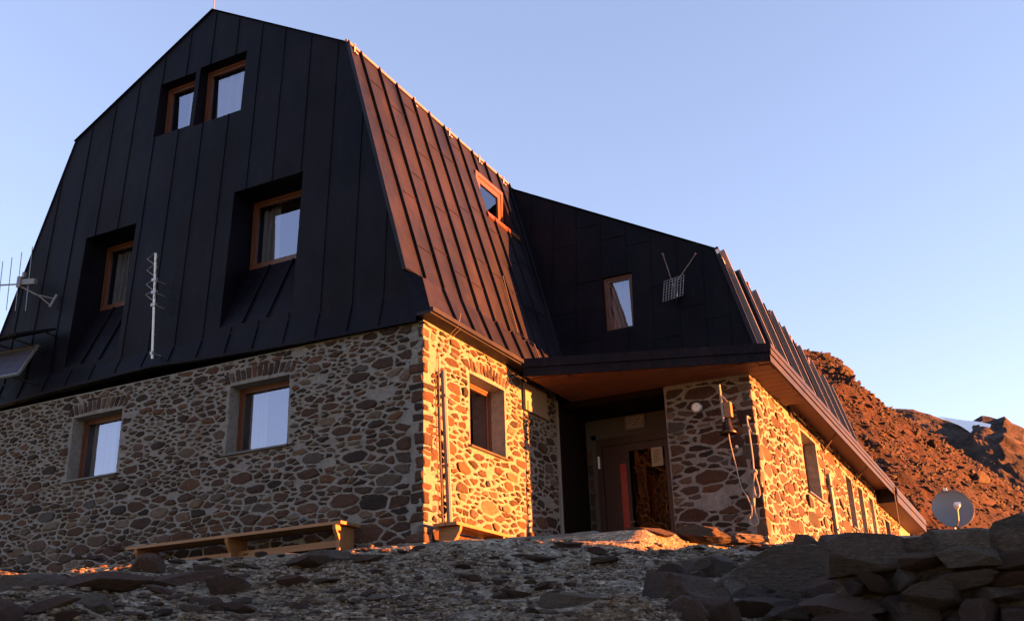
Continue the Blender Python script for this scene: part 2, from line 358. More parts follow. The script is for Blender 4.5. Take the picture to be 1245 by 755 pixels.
def masonry(name, parent, P, u0, u1, v0, v1, holes, seed, solid_cutters, solid, size, gap=0.024, arches=(), label=None, skip=0.03):
    rnd = random.Random(seed); mb = cut(solid, solid_cutters) if solid_cutters else solid
    mb.mi = [0] * len(mb.f); mb.t = [0.0] * len(mb.v)
    for poly, (cx, cy) in voronoi_stones(rnd, u0, u1, v0, v1, size):
        if rnd.random() < skip: continue
        bad = False
        for (a, b, c, d) in holes:
            if a < cx < b and c < cy < d: bad = True; break
            us = [p[0] for p in poly]; vs__ = [p[1] for p in poly]
            if max(us) < a or min(us) > b or max(vs__) < c or min(vs__) > d: continue
            side = max(((a - cx), 0), ((cx - b), 1), ((c - cy), 2), ((cy - d), 3))[1]
            poly = [((min(p[0], a) if side == 0 else max(p[0], b) if side == 1 else p[0]), (min(p[1], c) if side == 2 else max(p[1], d) if side == 3 else p[1])) for p in poly]
        if bad: continue
        poly = [p for i, p in enumerate(poly) if math.hypot(p[0]-poly[i-1][0], p[1]-poly[i-1][1]) > 0.004]
        if len(poly) < 3: continue
        cx = sum(p[0] for p in poly) / len(poly); cy = sum(p[1] for p in poly) / len(poly)
        area = abs(sum(poly[i][0]*poly[(i+1) % len(poly)][1] - poly[(i+1) % len(poly)][0]*poly[i][1] for i in range(len(poly)))) / 2
        if area < 0.004: continue
        add_stone(mb, P, poly, rnd, (gap(cy) if callable(gap) else gap) * rnd.uniform(0.6, 1.5), rnd.uniform(0.008, 0.034))
    for (a, b, zt, zh) in arches:              # soldier course over an opening
        n = int((b - a) / 0.105)
        for k in range(n):
            uc = a + (k + 0.5) * (b - a) / n; f = (uc - (a+b)/2) / ((b-a)/2); sag = 0.07 * (1 - f*f)
            lo, hi = zt + 0.02 + sag * 0.5, zt + zh * rnd.uniform(0.8, 1.0) + sag
            wd = (b - a) / n * 0.5; sl_ = f * 0.10
            add_stone(mb, P, [(uc-wd+0.0, lo), (uc+wd, lo), (uc+wd+sl_, hi), (uc-wd+sl_, hi)], rnd, 0.018, 0.015, rough=0.006)
    return obj(name, mb, [M['mortar'], M['stone']], parent, label=label)

# ------------------------------------------------------------------ the hut
hut = thing('mountain_hut', 'large stone mountain hut with steep dark metal mansard roofs and an entrance canopy', 'mountain hut', (-3.0, 6.0, 0.0))
XC = -5.45; FLOOR = -0.16
mir = lambda x: 2*XC - x
gy = lambda z: (z - 4.0) * 0.045
def small(u, v): return 0.076 + 0.040 * max(0, min(1, (2.4 - v) / 2.2)) + 0.03*max(0, min(1, (u + 2) / 2))
# stone walls: outer face planes y=0 (front), x=0 (side), y=5.15 (entrance pier), x=3.86 (long side)
ZT = 3.46
W1 = (-7.75, -6.48, 1.80, 3.0); W2 = (-3.93, -2.63, 1.80, 3.0); W3 = (1.47, 2.75, 1.72, 2.97)
PF = lambda u, v, o: (u, -o, v)
sol = boxmb(mir(0), 0.0, 0.0, 0.42, -1.2, ZT)
masonry('stone_wall', hut, PF, mir(0)+0.02, 0.004, -0.5, ZT-0.02, [(w_[0]-0.03, w_[1]+0.02, w_[2]-0.04, w_[3]+0.27) for w_ in (W1, W2)] + [(-0.20, 9, -9, 9)], 3,
        [boxmb(w_[0], w_[1], -1, 1, w_[2], w_[3]) for w_ in (W1, W2)], sol, small, lambda v: 0.021 + 0.013*max(0, min(1, v/2.4)), [(w_[0]-0.08, w_[1]+0.08, w_[3], 0.26) for w_ in (W1, W2)])
PR = lambda u, v, o: (o, u, v)
sol = boxmb(-0.42, 0.0, 0.424, 5.0, -1.2, ZT)
sol.v = [(x, (0.0 if (y < 1 and x > -0.1) else y), z) for x, y, z in sol.v]   # mitred so that the corner is closed
sol2 = boxmb(-0.42, -0.002, 0.424, 5.0, -1.2, ZT); sol2.box(-0.002, 0.0, 0.002, 5.0, -1.2, ZT)
solid_r = boxmb(-0.42, 0.0, 0.422, 5.0, -1.2, ZT)
mbr = cut(solid_r, [boxmb(-1, 1, W3[0], W3[1], W3[2], W3[3])])
mbr.box(-0.003, 0.003, 0.0, 0.4215, -1.2, ZT)
masonry('stone_wall', hut, PR, -0.004, 4.93, -0.5, ZT-0.02, [(W3[0]-0.03, W3[1]+0.03, W3[2]-0.04, W3[3]+0.28), (3.45, 4.45, 2.74, 3.3), (-9, 0.20, -9, 9)], 5, [], mbr, lambda u, v: 0.098 + 0.035*max(0, min(1, (2.4 - v)/2.2)), 0.042, [(W3[0]-0.05, W3[1]+0.1, W3[3], 0.27)])
PX = 3.86; PY = 5.15
PP = lambda u, v, o: (u, PY - o, v)
masonry('stone_wall', hut, PP, 2.20, PX+0.004, -0.8, 3.22, [(PX-0.2, 99, -9, 9)], 11, [], boxmb(2.20, PX, PY, 6.1, -1.2, 3.6), lambda u, v: 0.14, 0.034)
W4 = (9.37, 10.98, 1.74, 3.1); NW = [(14.73, 15.65, 1.67, 3.02), (16.56, 17.4, 1.67, 3.02), (18.55, 19.3, 1.67, 3.02), (21.4, 22.5, 0.3, 2.75)]
PL = lambda u, v, o: (PX + o, u, v)
sol = cut(boxmb(3.44, PX, 6.102, 25.0, -1.2, 3.72), [boxmb(2, 5, w_[0], w_[1], w_[2], w_[3]) for w_ in [W4] + NW])
sol.box(PX-0.003, PX+0.003, PY, 6.1015, -1.2, 3.6)
masonry('stone_wall', hut, PL, PY-0.004, 24.9, -0.6, 3.70, [(w_[0]-0.06, w_[1]+0.05, w_[2]-0.05, w_[3]+0.02) for w_ in [W4] + NW] + [(-9, PY+0.2, -9, 9)], 13, [], sol, lambda u, v: 0.15 if u < 9 else 0.18, 0.046, [(W4[0]-0.05, W4[1]+0.08, W4[3], 0.2)])
def quoins(cx, cy, z0, z1, seed, big):
    rnd = random.Random(seed); b = MB(); z = z0
    while z < z1 - 0.06:
        h = min(rnd.uniform(0.07, 0.20) * big, z1 - z); a, d = rnd.uniform(0.08, 0.33), rnd.uniform(0.08, 0.33)
        e = lambda: rnd.uniform(-0.03, 0.03)
        px, py = cx + rnd.uniform(0.0, 0.035), cy - rnd.uniform(0.0, 0.035)
        w_ = 0.06
        bm = bmesh.new(); lo = [(cx - a, py), (px, py), (px, cy + d), (px - w_, cy + d), (px - w_, py + w_), (cx - a, py + w_)]
        vb = [bm.verts.new((x + e()*0.5, y + e()*0.2, z + 0.012 + e()*0.6)) for x, y in lo]; vt = [bm.verts.new((x + e()*0.5, y + e()*0.2, z + h - 0.012 + e()*0.6)) for x, y in lo]
        bm.faces.new(vb[::-1]); bm.faces.new(vt)
        for i in range(6): bm.faces.new((vb[i], vb[(i+1) % 6], vt[(i+1) % 6], vt[i]))
        bmesh.ops.bevel(bm, geom=list(bm.edges), offset=0.014, segments=1, affect='EDGES')
        bmesh.ops.subdivide_edges(bm, edges=[e_ for e_ in bm.edges if e_.calc_length() > 0.06], cuts=2, use_grid_fill=True)
        for v in bm.verts: v.co += 0.02*Vector((noise.noise(v.co*11), noise.noise(v.co*11 + Vector((7, 0, 0))), noise.noise(v.co*11 + Vector((0, 7, 0)))))
        bm.verts.index_update(); b.add([v.co[:] for v in bm.verts], [tuple(v.index for v in f.verts) for f in bm.faces], 0, max(0.004, rnd.random())); bm.free()
        z += h + rnd.uniform(0.0, 0.02)
    return obj('corner_stones', b, M['stone'], hut)
quoins(0, 0, -0.5, ZT - 0.02, 61, 1.0); quoins(PX, PY, -0.8, 3.22, 62, 1.7)
obj('sun_block_wall', boxmb(-2.3, -2.2, 0.43, 15.9, -1.0, 3.4), M['black'], hut)  # unseen partition added to keep sun from the side window off the curtains
# left and rear walls, entrance back wall
for q in ((mir(0), mir(-0.42), 0.422, 16.0, -1.2, ZT), (mir(0), 3.44, 16.0, 16.4, -1.2, ZT), (-0.4, 3.44, 24.6, 25.0, -1.2, 3.7)): obj('plain_wall', boxmb(*q), M['mortar'], hut)
b = cut(boxmb(-0.42, 3.44, 6.45, 6.75, -1.2, 3.45), [boxmb(0.2, 1.95, 6, 7, -0.2, 2.80)])
obj('entrance_wall', b, M['trim'], hut)
rnd = random.Random(4); b = MB()
for k in range(9): add_stone(b, lambda u, v, o: (u, 6.45 - o, v), [(0.02, 0.3*k-0.1), (0.19, 0.3*k-0.1), (0.19, 0.3*k+0.17), (0.02, 0.3*k+0.17)], rnd, 0.012, 0.015, 0)
obj('jamb_stones', b, M['stone'], hut)
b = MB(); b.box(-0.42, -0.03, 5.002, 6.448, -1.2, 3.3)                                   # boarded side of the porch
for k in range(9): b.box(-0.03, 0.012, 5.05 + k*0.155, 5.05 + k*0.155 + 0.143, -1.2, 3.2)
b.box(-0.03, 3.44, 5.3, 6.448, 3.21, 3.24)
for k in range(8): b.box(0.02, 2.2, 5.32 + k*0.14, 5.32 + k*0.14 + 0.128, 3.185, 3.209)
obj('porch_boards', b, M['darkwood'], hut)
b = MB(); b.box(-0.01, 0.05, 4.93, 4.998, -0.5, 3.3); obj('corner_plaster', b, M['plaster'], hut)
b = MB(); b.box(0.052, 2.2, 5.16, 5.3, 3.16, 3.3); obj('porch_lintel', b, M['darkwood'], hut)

# windows -----------------------------------------------------------------
def window(P, u0, u1, v0, v1, d, curtains=(), fw=0.06, sash=0.042, mull=False, sill=True, label=None, sill_out=0.06, parent=None, glass='pane'):
    """P(u,v,o): o outward. frame at depth d"""
    g = 0.004; fr = MB()
    def bx(mb, a, b_, c, d_, o0, o1, mi=0):
        mb.add([P(u, v, o) for u in (a, b_) for v in (c, d_) for o in (o0, o1)], [(0, 1, 3, 2), (4, 6, 7, 5), (0, 4, 5, 1), (2, 3, 7, 6), (0, 2, 6, 4), (1, 5, 7, 3)], mi)
    a, b_, c, e = u0+g, u1-g, v0+g, v1-g
    def ring(a, b_, c, e, wd, o0, o1):
        bx(fr, a, a+wd, c, e, o0, o1); bx(fr, b_-wd, b_, c, e, o0, o1); bx(fr, a+wd, b_-wd, e-wd, e, o0, o1); bx(fr, a+wd, b_-wd, c, c+wd, o0, o1)
    ring(a, b_, c, e, fw*0.6, -d-0.09, -d); ring(a+fw*0.6, b_-fw*0.6, c+fw*0.6, e-fw*0.6, sash, -d-0.075, -d-0.02)
    i = fw*0.6 + sash
    if mull: um = (u0+u1)/2; bx(fr, um-0.04, um+0.04, c+i, e-i, -d-0.075, -d-0.018)
    f = obj('window', fr, M['frame'], parent or hut, label=label)
    p = MB(); p.add([P(a+i, c+i, -d-0.05), P(b_-i, c+i, -d-0.05), P(b_-i, e-i, -d-0.05), P(a+i, e-i, -d-0.05)], [(0, 1, 2, 3)]); obj('pane', p, M[glass], f)
    if sill:
        s_ = MB(); bx(s_, u0-0.06, u1+0.05, v0-0.035, v0-0.003, 0.0, sill_out); bx(s_, u0+0.003, u1-0.003, v0-0.02, v0+0.012, -d+0.002, 0.0); obj('sill', s_, M['sill'], f)
    for (t0, t1) in curtains:
        cm = MB(); n = 28; ua, ub = a+i + (b_-a-2*i)*t0, a+i + (b_-a-2*i)*t1; vs_ = []
        for k in range(n+1):
            q = k/n; uu = ua + (ub-ua)*q; oo = -d - 0.20 + 0.035*math.sin(q*19) + 0.02*math.sin(q*43+1)
            vs_ += [P(uu, c+0.02, oo), P(uu + 0.03*math.sin(q*5), e-0.02, oo*1.02)]
        cm.add(vs_, [(2*k, 2*k+2, 2*k+3, 2*k+1) for k in range(n)]); obj('curtain', cm, M['curtain'], f, True)
    return f
window(PF, *W1, 0.26, [(0.0, 0.55)]); window(PF, *W2, 0.26, [(0.02, 0.36)])
window(PR, *W3, 0.28, [], mull=False)
window(PL, *W4, 0.26)
for q in NW[:3]: window(PL, *q, 0.26, [(0.1, 0.5)])
nd = MB(); nd.box(PX-0.3, PX-0.24, NW[3][0]+0.003, NW[3][1]-0.003, NW[3][2], NW[3][3]-0.003); obj('side_door', nd, M['door'], hut)

# main gable cladding ---------------------------------------------------------
SL = 0.29
mx = lambda z: -1.847 + (9.515 - z) * SL
out = [(mx(4.0), 4.0), (-1.847, 9.515), (XC, 11.65), (mir(-1.847), 9.515), (mir(mx(4.0)), 4.0)]
sol = MB(); sol.prism([(x, gy(z), z) for x, z in out], [(x, gy(z) + 1.0, z) for x, z in out])
GW = [(-6.69, -5.70, 8.86, 10.17, 0.50), (-5.59, -4.36, 8.80, 10.23, 0.50)]
GA = [(-8.20, -6.80, 5.46, 6.90, 0.68, 4.06), (-4.28, -2.66, 5.50, 6.92, 0.68, 4.12)]
cutters = [boxmb(a, b_, -1, 3, c, d) for a, b_, c, d, e in GW]
for a, b_, c, d, e, zb in GA:
    pr = [(-1, d), (3, d), (3, c), (e-0.02, c), (0.0, zb), (-1, zb)]
    k = MB(); k.prism([(a, y, z) for y, z in pr], [(b_, y, z) for y, z in pr]); cutters.append(k)
gm = cut(sol, cutters)
n_g = Vector((0, -1, 0.045)).normalized()
def topz(x):
    if x > -1.847: return 9.515 - (x + 1.847) / SL
    if x > XC: return 9.515 + (-1.847 - x) / (-1.847 - XC) * (11.65 - 9.515)
    return topz(mir(x))
rnd = random.Random(21)
rects = [(a, b_, c, d) for a, b_, c, d, e in GW] + [(a, b_, zb, d) for a, b_, c, d, e, zb in GA]
def free(x, z0, z1):
    segs = [(z0, z1)]
    for (a, b_, c, d) in rects:
        if a - 0.03 < x < b_ + 0.03:
            segs = [s for (p, q) in segs for s in ((p, min(q, c)), (max(p, d), q)) if s[1] - s[0] > 0.05]
    return segs
xs = [-0.75 - 0.655*i + rnd.uniform(-0.03, 0.03) for i in range(15)]
for x in xs:
    zt = topz(x) - 0.03
    for p, q in free(x, 4.02, zt): gm.bar((x, gy(p), p), (x, gy(q), q), 0.016, 0.015, n_g)
for i in range(-1, 15):
    xa = xs[i] if i >= 0 else -0.25; xb = xs[i+1] if i < 14 else mir(-0.2)
    z = 4.7 + rnd.random() * 1.1
    while z < 11.3:
        xa_, xb_ = max(xa, mir(mx(z))+0.02), min(xb, mx(z)-0.02)
        if z < min(topz(xa_), topz(xb_)) - 0.15 and xa_ < xb_ and not any(a-0.02 < (xa+xb)/2 + s*(xb-xa)/2.2 < b_+0.02 and c-0.03 < z < d+0.03 for (a, b_, c, d) in rects for s in (-1, 0, 1)):
            gm.bar((xa_, gy(z), z), (xb_, gy(z), z), 0.022, 0.011, n_g)
        z += 1.75 + rnd.uniform(-0.25, 0.25)
for (a, b_, c, d, e, zb) in GA:                       # seams on the sloping aprons below the windows
    for t in (0.33, 0.67):
        x = a + (b_-a)*t; gm.bar((x, 0.01, zb+0.02), (x, e-0.03, c-0.02), 0.028, 0.04, (0, -(c-zb), e))
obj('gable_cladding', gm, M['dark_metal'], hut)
PG = lambda u, v, o: (u, -o, v)
for i, (a, b_, c, d, e) in enumerate(GW): window(PG, a, b_, c, d, e, [((0.45, 0.8), (0.0, 0.9))[i]], 0.10, 0.06, sill=False)
for i, (a, b_, c, d, e, zb) in enumerate(GA): window(PG, a, b_, c, d, e, [((0.0, 0.42), (0.0, 0.30))[i]], 0.09, 0.06, sill=False)
# eave band below the gable (kicks out), and gore at the corner
ZB = [(mir(0.25), 3.5), (-9.7, 3.56), (-7.6, 3.62), (-5.7, 3.66), (-4.4, 3.58), (-3.1, 3.52), (-1.7, 3.47), (-0.05, 3.44)]
b = MB(); n = len(ZB); vs_ = []
for x, z in ZB:
    xt = min(max(x, mir(mx(4.0))), mx(4.0)) if x < -0.2 else mx(4.0)
    vs_ += [(xt, -0.004, 4.0), (x, -0.13, z + 0.03), (x, -0.135, z - 0.03), (x, 0.06, z + 0.0)]
b.add(vs_, [(4*i+k, 4*i+4+k, 4*i+5+k, 4*i+1+k) for i in range(n-1) for k in range(3)])
for x in xs:
    if -10.7 < x < -0.4:
        z = next(z0 + (z1-z0)*(x-x0)/(x1-x0) for (x0, z0), (x1, z1) in zip(ZB, ZB[1:]) if x0 <= x <= x1)
        b.bar((x, -0.01, 3.99), (x, -0.13, z + 0.03), 0.018, 0.022, (0, -1, -0.3))
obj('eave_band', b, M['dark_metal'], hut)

# roofs of the main block ------------------------------------------------------
def slope_strip(mb, prof, yf, y1, step, y0s, seam=0.05, lap=True, seed=1, skip=None, wd=0.03):
    """prof: list of (x,z) from top to bottom; yf(z): front edge y; y1(z): rear edge y"""
    rnd = random.Random(seed)
    for (xa, za), (xb, zb) in zip(prof, prof[1:]):
        mb.quad((xa, yf(za), za), (xa, y1(za), za), (xb, y1(zb), zb), (xb, yf(zb), zb))
        n_ = Vector((za - zb, 0, xb - xa)).normalized() if xb >= xa else Vector((-(za - zb), 0, xa - xb)).normalized()
        if n_.z < 0: n_ = -n_
        y = y0s
        while y < max(y1(za), y1(zb)):
            lo, hi = 0.0, 1.0
            if y > y1(za): hi = (y - y1(zb)) / (y1(za) - y1(zb)) if y1(za) != y1(zb) else 0
            if y < yf(za) or y < yf(zb): y += step; continue
            at = lambda t: (xb + (xa-xb)*t, y, zb + (za-zb)*t)
            segs = [(0.0, hi)]
            if skip and skip[0] < y < skip[1]:
                segs = [s for s in ((0.0, (skip[2]-zb)/(za-zb)), ((skip[3]-zb)/(za-zb), hi)) if s[1] > s[0] + 0.02 and s[1] <= 1.001]
            for p, q in segs:
                if q > p: mb.bar(at(p), at(q), wd, seam, n_)
            if lap and za - zb > 1:
                t = rnd.uniform(0.08, 0.35)
                while t < 0.97:
                    z = zb + (za-zb)*t; x = xb + (xa-xb)*t
                    if y + step < y1(z) and not (skip and skip[0]-step < y < skip[1] and skip[2] < z < skip[3]):
                        mb.bar((x, y+0.02, z), (x, y+step-0.02, z), 0.025, 0.012, n_)
                    t += rnd.uniform(0.22, 0.34)
            y += step
RW = (4.80, 6.12, 7.66, 8.88)
prof = [(-1.847, 9.515), (-0.40, 4.525)]
# the dormer-like recess: the steep slope as a solid, cut
sol = MB(); p4 = [(-1.847, 9.515), (-0.385, 4.475), (-1.0, 4.475), (-2.45, 9.515)]
p4 = [(x + (0.012 if i < 2 else 0), z) for i, (x, z) in enumerate(p4)]
sol.prism([(x, gy(z) + 0.04, z) for x, z in p4], [(x, 15.9, z) for x, z in p4])
rm = cut(sol, [boxmb(-1.95, 1, RW[0], RW[1], RW[2], RW[3])])
tmpb = MB(); slope_strip(tmpb, [(-1.835, 9.515), (-0.373, 4.475)], lambda z: gy(z)+0.04, lambda z: 15.9, 0.625, 0.63, 0.055, True, 4, RW)
rm.add(tmpb.v, [f for f in tmpb.f[1:]])
slope_strip(rm, [(-0.02, 4.20), (0.25, 3.52)], lambda z: -0.19 + 0.28*(z-3.5), lambda z: 6.45, 0.625, 0.63, 0.05, False, 5)
rm.quad((-0.42, -0.02, 4.46), (-0.42, 6.45, 4.46), (-0.02, 6.45, 4.20), (-0.02, -0.01, 4.20))
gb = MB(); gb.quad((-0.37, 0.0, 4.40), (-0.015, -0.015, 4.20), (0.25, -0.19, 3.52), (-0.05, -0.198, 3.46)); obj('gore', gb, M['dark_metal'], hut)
rm.bar((-1.847, gy(9.515)-0.015, 9.515), (-0.37, -0.01, 4.40), 0.05, 0.06, (0.95, 0, 0.3))
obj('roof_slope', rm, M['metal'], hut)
b = MB(); b.box(0.0, 0.262, -0.205, 5.04, 3.465, 3.515); b.box(0.25, 0.31, -0.21, 5.04, 3.49, 3.56); obj('eave_fascia', b, M['metal'], hut)
window(lambda u, v, o: (o, u, v), RW[0], RW[1], RW[2], RW[3], 1.60, [], 0.16, 0.13, sill=False, glass='door_glass')
b = MB(); b.bar((-1.30, RW[0]-0.1, RW[2]-0.02), (-1.30, RW[1]+0.1, RW[2]-0.02), 0.14, 0.05, (0.9, 0, 0.3)); obj('window_ledge', b, M['frame'], hut)
b = MB(); slope_strip(b, [(mir(-1.847), 9.515), (mir(-0.40), 4.525)], lambda z: gy(z)-0.03, lambda z: 15.9, 0.625, 0.63, 0.05, False, 6)
slope_strip(b, [(mir(-0.40), 4.525), (mir(0.25), 3.52)], lambda z: -0.19 + 0.19*(z-3.5), lambda z: 15.9, 0.625, 0.63, 0.05, False, 6)
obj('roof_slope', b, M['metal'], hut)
b = MB()
for s in (1, -1):
    f = (lambda x: x) if s == 1 else mir
    b.quad((f(-1.80), 0.20, 9.49), (f(-1.80), 15.9, 9.49), (XC, 15.9, 11.68), (XC, 0.30, 11.68))
b.add([(mx(4), 15.9, 4), (-1.847, 15.9, 9.515), (XC, 15.9, 11.65), (mir(-1.847), 15.9, 9.515), (mir(mx(4)), 15.9, 4)], [(0, 1, 2, 3, 4)])
obj('roof_top', b, M['metal'], hut)
b = MB(); b.box(-1.845, -1.80, 0.18, 6.85, 9.485, 9.535); obj('roof_edge_trim', b, M['brass'], hut)
for i, y in enumerate((0.42, 2.55, 3.98, 5.35, 6.55)):
    b = MB(); b.box(-1.80, -1.78, y-0.025, y+0.025, 9.33, 9.51); b.box(-1.86, -1.78, y-0.03, y+0.03, 9.538, 9.555); b.box(-1.78, -1.73, y-0.04, y+0.04, 9.32, 9.35); obj('roof_hook', b, M['alu'], hut)
b = MB(); b.tube([(XC, 0.36, 11.6), (XC-0.01, 0.36, 12.05), (XC+0.0, 0.36, 12.6)], [0.012, 0.010, 0.005]); obj('lightning_rod', b, M['alu'], hut)

# second block -------------------------------------------------------------------
sy = lambda z: 6.33 + (z - 4.7) * 0.12
out2 = [(3.93, 3.60), (3.14, 6.47), (-1.86, 9.42), (-2.0, 9.40), (-0.50, 3.6)]
sol = MB(); sol.prism([(x, sy(z), z) for x, z in out2], [(x, sy(z)+0.5, z) for x, z in out2])
SW = (0.58, 1.27, 5.08, 6.38)
sm = cut(sol, [boxmb(SW[0], SW[1], 5, 8, SW[2], SW[3])])
n_s = Vector((0, -1, 0.12)).normalized(); rnd = random.Random(8)
t2 = lambda x: 6.47 + (3.14 - x) * (2.95/5.0) if x < 3.14 else 6.47 - (x-3.14)*3.6
b2 = lambda x: max(3.62, 9.515 - (x + 1.80)/0.29) if x < 0.05 else 3.62     # where it runs into the main slope
xs2 = [-1.20, -0.62, -0.05, 0.55, 1.15, 1.72, 2.3, 2.85, 3.35]
for x in xs2:
    z0 = b2(x)
    segs = [(z0, t2(x)-0.03)]
    if SW[0] < x < SW[1]+0.05: segs = [(z0, SW[2]), (SW[3], t2(x)-0.03)]
    for p, q in segs: sm.bar((x, sy(p), p), (x, sy(q), q), 0.016, 0.015, n_s)
for xa, xb in zip(xs2, xs2[1:]):
    z = 4.3 + rnd.random()
    while z < t2(xb) - 0.2:
        if not (xa < SW[1] and xb > SW[0] and SW[2]-.1 < z < SW[3]+.1) and z > b2(xa) + 0.05: sm.bar((xa, sy(z), z), (xb, sy(z), z), 0.022, 0.011, n_s)
        z += rnd.uniform(1.2, 1.7)
# flashing in the valley where it meets the main slope
sm.bar((mx(4.6)+0.03, sy(4.6)-0.03, 4.6), (mx(9.3)+0.03, sy(9.3)-0.03, 9.3), 0.06, 0.04, (0.7, -0.7, 0.1))
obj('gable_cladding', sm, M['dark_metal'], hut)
window(lambda u, v, o: (u, 6.50 - o, v), *SW, 0.10, [(0.0, 1.0)], 0.09, 0.05, sill=False)
rm = MB()
slope_strip(rm, [(3.15, 6.48), (3.95, 3.56)], lambda z: sy(z)-0.06, lambda z: 19.16 + (6.48-z)/2.92*1.04, 0.78, 7.2, 0.10, False, 9, None, 0.05)
rm.quad((3.18, sy(6.48)-0.05, 6.49), (3.18, 19.16, 6.49), (-1.87, 19.16, 9.45), (-1.87, sy(9.4)-0.05, 9.45))
rm.quad((3.95, 20.2, 3.56), (3.15, 19.16, 6.48), (-1.87, 19.16, 9.45), (-1.87, 20.2, 3.56))
rm.bar((3.15, sy(6.48)-0.06, 6.48), (3.95, sy(3.6)-0.06, 3.56), 0.05, 0.08, (0.95, 0, 0.3)); rm.bar((3.15, 19.16, 6.48), (3.95, 20.2, 3.56), 0.06, 0.09, (0.95, 0.2, 0.3))
for y in (6.75, 8.0, 9.4, 11.0, 12.3, 14.1, 15.6, 17.3, 18.6):
    bb = MB(); y2_ = y; bb.bar((3.95, y2_, 3.56), (3.15, y2_, 6.48), 0.07, 0.15, (0.957, 0, 0.288)); obj('roof_batten', bb, M['pipe'], hut)
for y in (7.1, 9.9, 13.4, 16.2):
    rm.obox((3.77, y, 4.35), (0, 1, 0), (0.3, 0.25, -1), (1, 0, 0.3), 0.25, 0.035, 0.05)
obj('roof_slope', rm, M['metal'], hut)
for y in (6.95, 8.9, 11.0, 13.2, 15.4, 17.4):
    b = MB(); b.box(3.19, 3.25, y-0.07, y+0.07, 6.25, 6.48); b.box(3.11, 3.25, y-0.05, y+0.05, 6.50, 6.54); obj('roof_hook', b, M['brass'], hut)
b = MB(); b.obox((3.25, 6.50, 6.27), (0, 1, 0), (0.29, 0, -1), (1, 0, 0.29), 0.06, 0.17, 0.03); obj('edge_plate', b, M['white'], hut)

# entrance canopy with long eave fascia ---------------------------------------------
CZ = 3.25; CT = 3.58
FL, FR = Vector((0.27, 3.02, 0)), Vector((4.38, 4.58, 0))
b = MB()
plan = [(FL.x, FL.y), (FR.x, FR.y), (FR.x, 7.88), (3.2, 7.88), (0.27, 5.2)]
b.prism([(x, y, CZ+0.03) for x, y in plan], [(x, y, CZ+0.06) for x, y in plan])
for k in range(14):
    y = 3.3 + k*0.30; x0 = 0.35 if y > 3.1 else 1
    xr = FR.x - 0.02; xl = 0.30 if y < 5.0 else 0.32
    xm = FL.x + (y - FL.y) / (FR.y - FL.y) * (FR.x - FL.x) if y < FR.y else xr
    if y < 5.1: b.box(xl, min(xm, xr) - 0.02, y, y + 0.285, CZ + 0.012, CZ + 0.03)
    elif y < 7.7: b.box(3.87, xr, y, y + 0.285, CZ + 0.012, CZ + 0.03)
canopy = obj('canopy', b, M['soffit'], hut)
b = MB(); d = (FR - FL).normalized(); nrm = Vector((d.y, -d.x, 0)); L = (FR-FL).length
def fas(off, z0, z1, th):
    c = (FL + FR) / 2 + nrm * (off + th/2); b.obox((c.x, c.y, (z0+z1)/2), d, (0, 0, 1), nrm, L/2 + off, (z1-z0)/2, th/2)
fas(0.0, CZ, CZ+0.16, 0.03); fas(0.025, CZ+0.165, CT, 0.035)
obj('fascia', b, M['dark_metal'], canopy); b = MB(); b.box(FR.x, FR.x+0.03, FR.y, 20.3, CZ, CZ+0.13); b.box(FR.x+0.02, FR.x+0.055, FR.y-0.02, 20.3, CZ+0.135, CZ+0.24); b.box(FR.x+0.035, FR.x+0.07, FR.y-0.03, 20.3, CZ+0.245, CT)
obj('fascia', b, M['metal'], canopy)
b = MB(); b.add([(FL.x, FL.y, CT), (FR.x+0.05, FR.y, CT), (FR.x+0.05, 6.45, CT), (3.9, 6.45, 3.75), (-0.3, 6.40, 3.9), (0.0, 4.2, 3.72)], [(0, 1, 2, 3, 4, 5)]); obj('canopy_roof', b, M['metal'], canopy)
b = MB(); b.box(3.7, FR.x, 7.88, 20.3, 3.47, 3.5); b.box(3.86, FR.x, 7.85, 7.879, CZ+0.031, 3.5); b.box(3.8, FR.x+0.03, 6.46, 20.3, CT-0.03, CT-0.002); obj('eave_soffit', b, M['soffit'], hut)
b = MB(); b.box(3.87, 4.42, 20.35, 28.0, 3.06, 3.1); b.box(3.87, 4.40, 20.31, 20.349, 3.05, 3.55); far = obj('canopy', b, M['soffit'], hut)
b = MB(); b.box(4.42, 4.46, 20.3, 28.0, 3.04, 3.28); b.box(4.43, 4.49, 20.3, 28.0, 3.285, 3.5); b.box(3.8, 4.45, 20.27, 20.305, 3.05, 3.56); b.box(3.5, 4.45, 20.3, 28.0, 3.505, 3.54); obj('fascia', b, M['metal'], far)
b = MB(); b.box(3.44, 3.86, 25.002, 28.0, -1, 3.5); obj('plain_wall', b, M['mortar'], hut)

# door ---------------------------------------------------------------------------------
YD = 6.40
b = MB()
b.box(0.24, 0.36, YD, 6.5, -0.2, 2.76); b.box(1.83, 1.94, YD, 6.5, -0.2, 2.76); b.box(0.36, 1.83, YD, 6.5, 2.60, 2.76)
door = obj('door', b, M['door'], hut)
b = MB(); b.box(0.14, 0.235, 6.42, 6.448, -0.2, 2.86); b.box(0.14, 2.0, 6.42, 6.448, 2.765, 2.86); obj('door_trim', b, M['trim'], door)
b = MB()
b.box(0.365, 0.62, 6.44, 6.49, -0.2, 2.595); b.box(0.625, 0.72, 6.43, 6.49, -0.2, 2.595); b.box(0.86, 0.93, 6.43, 6.49, -0.2, 2.595); b.box(1.70, 1.825, 6.43, 6.49, -0.2, 2.595); b.box(0.93, 1.70, 6.43, 6.49, 2.44, 2.595); b.box(0.93, 1.70, 6.43, 6.49, -0.2, 0.1)
obj('door_leaf', b, M['door'], door)
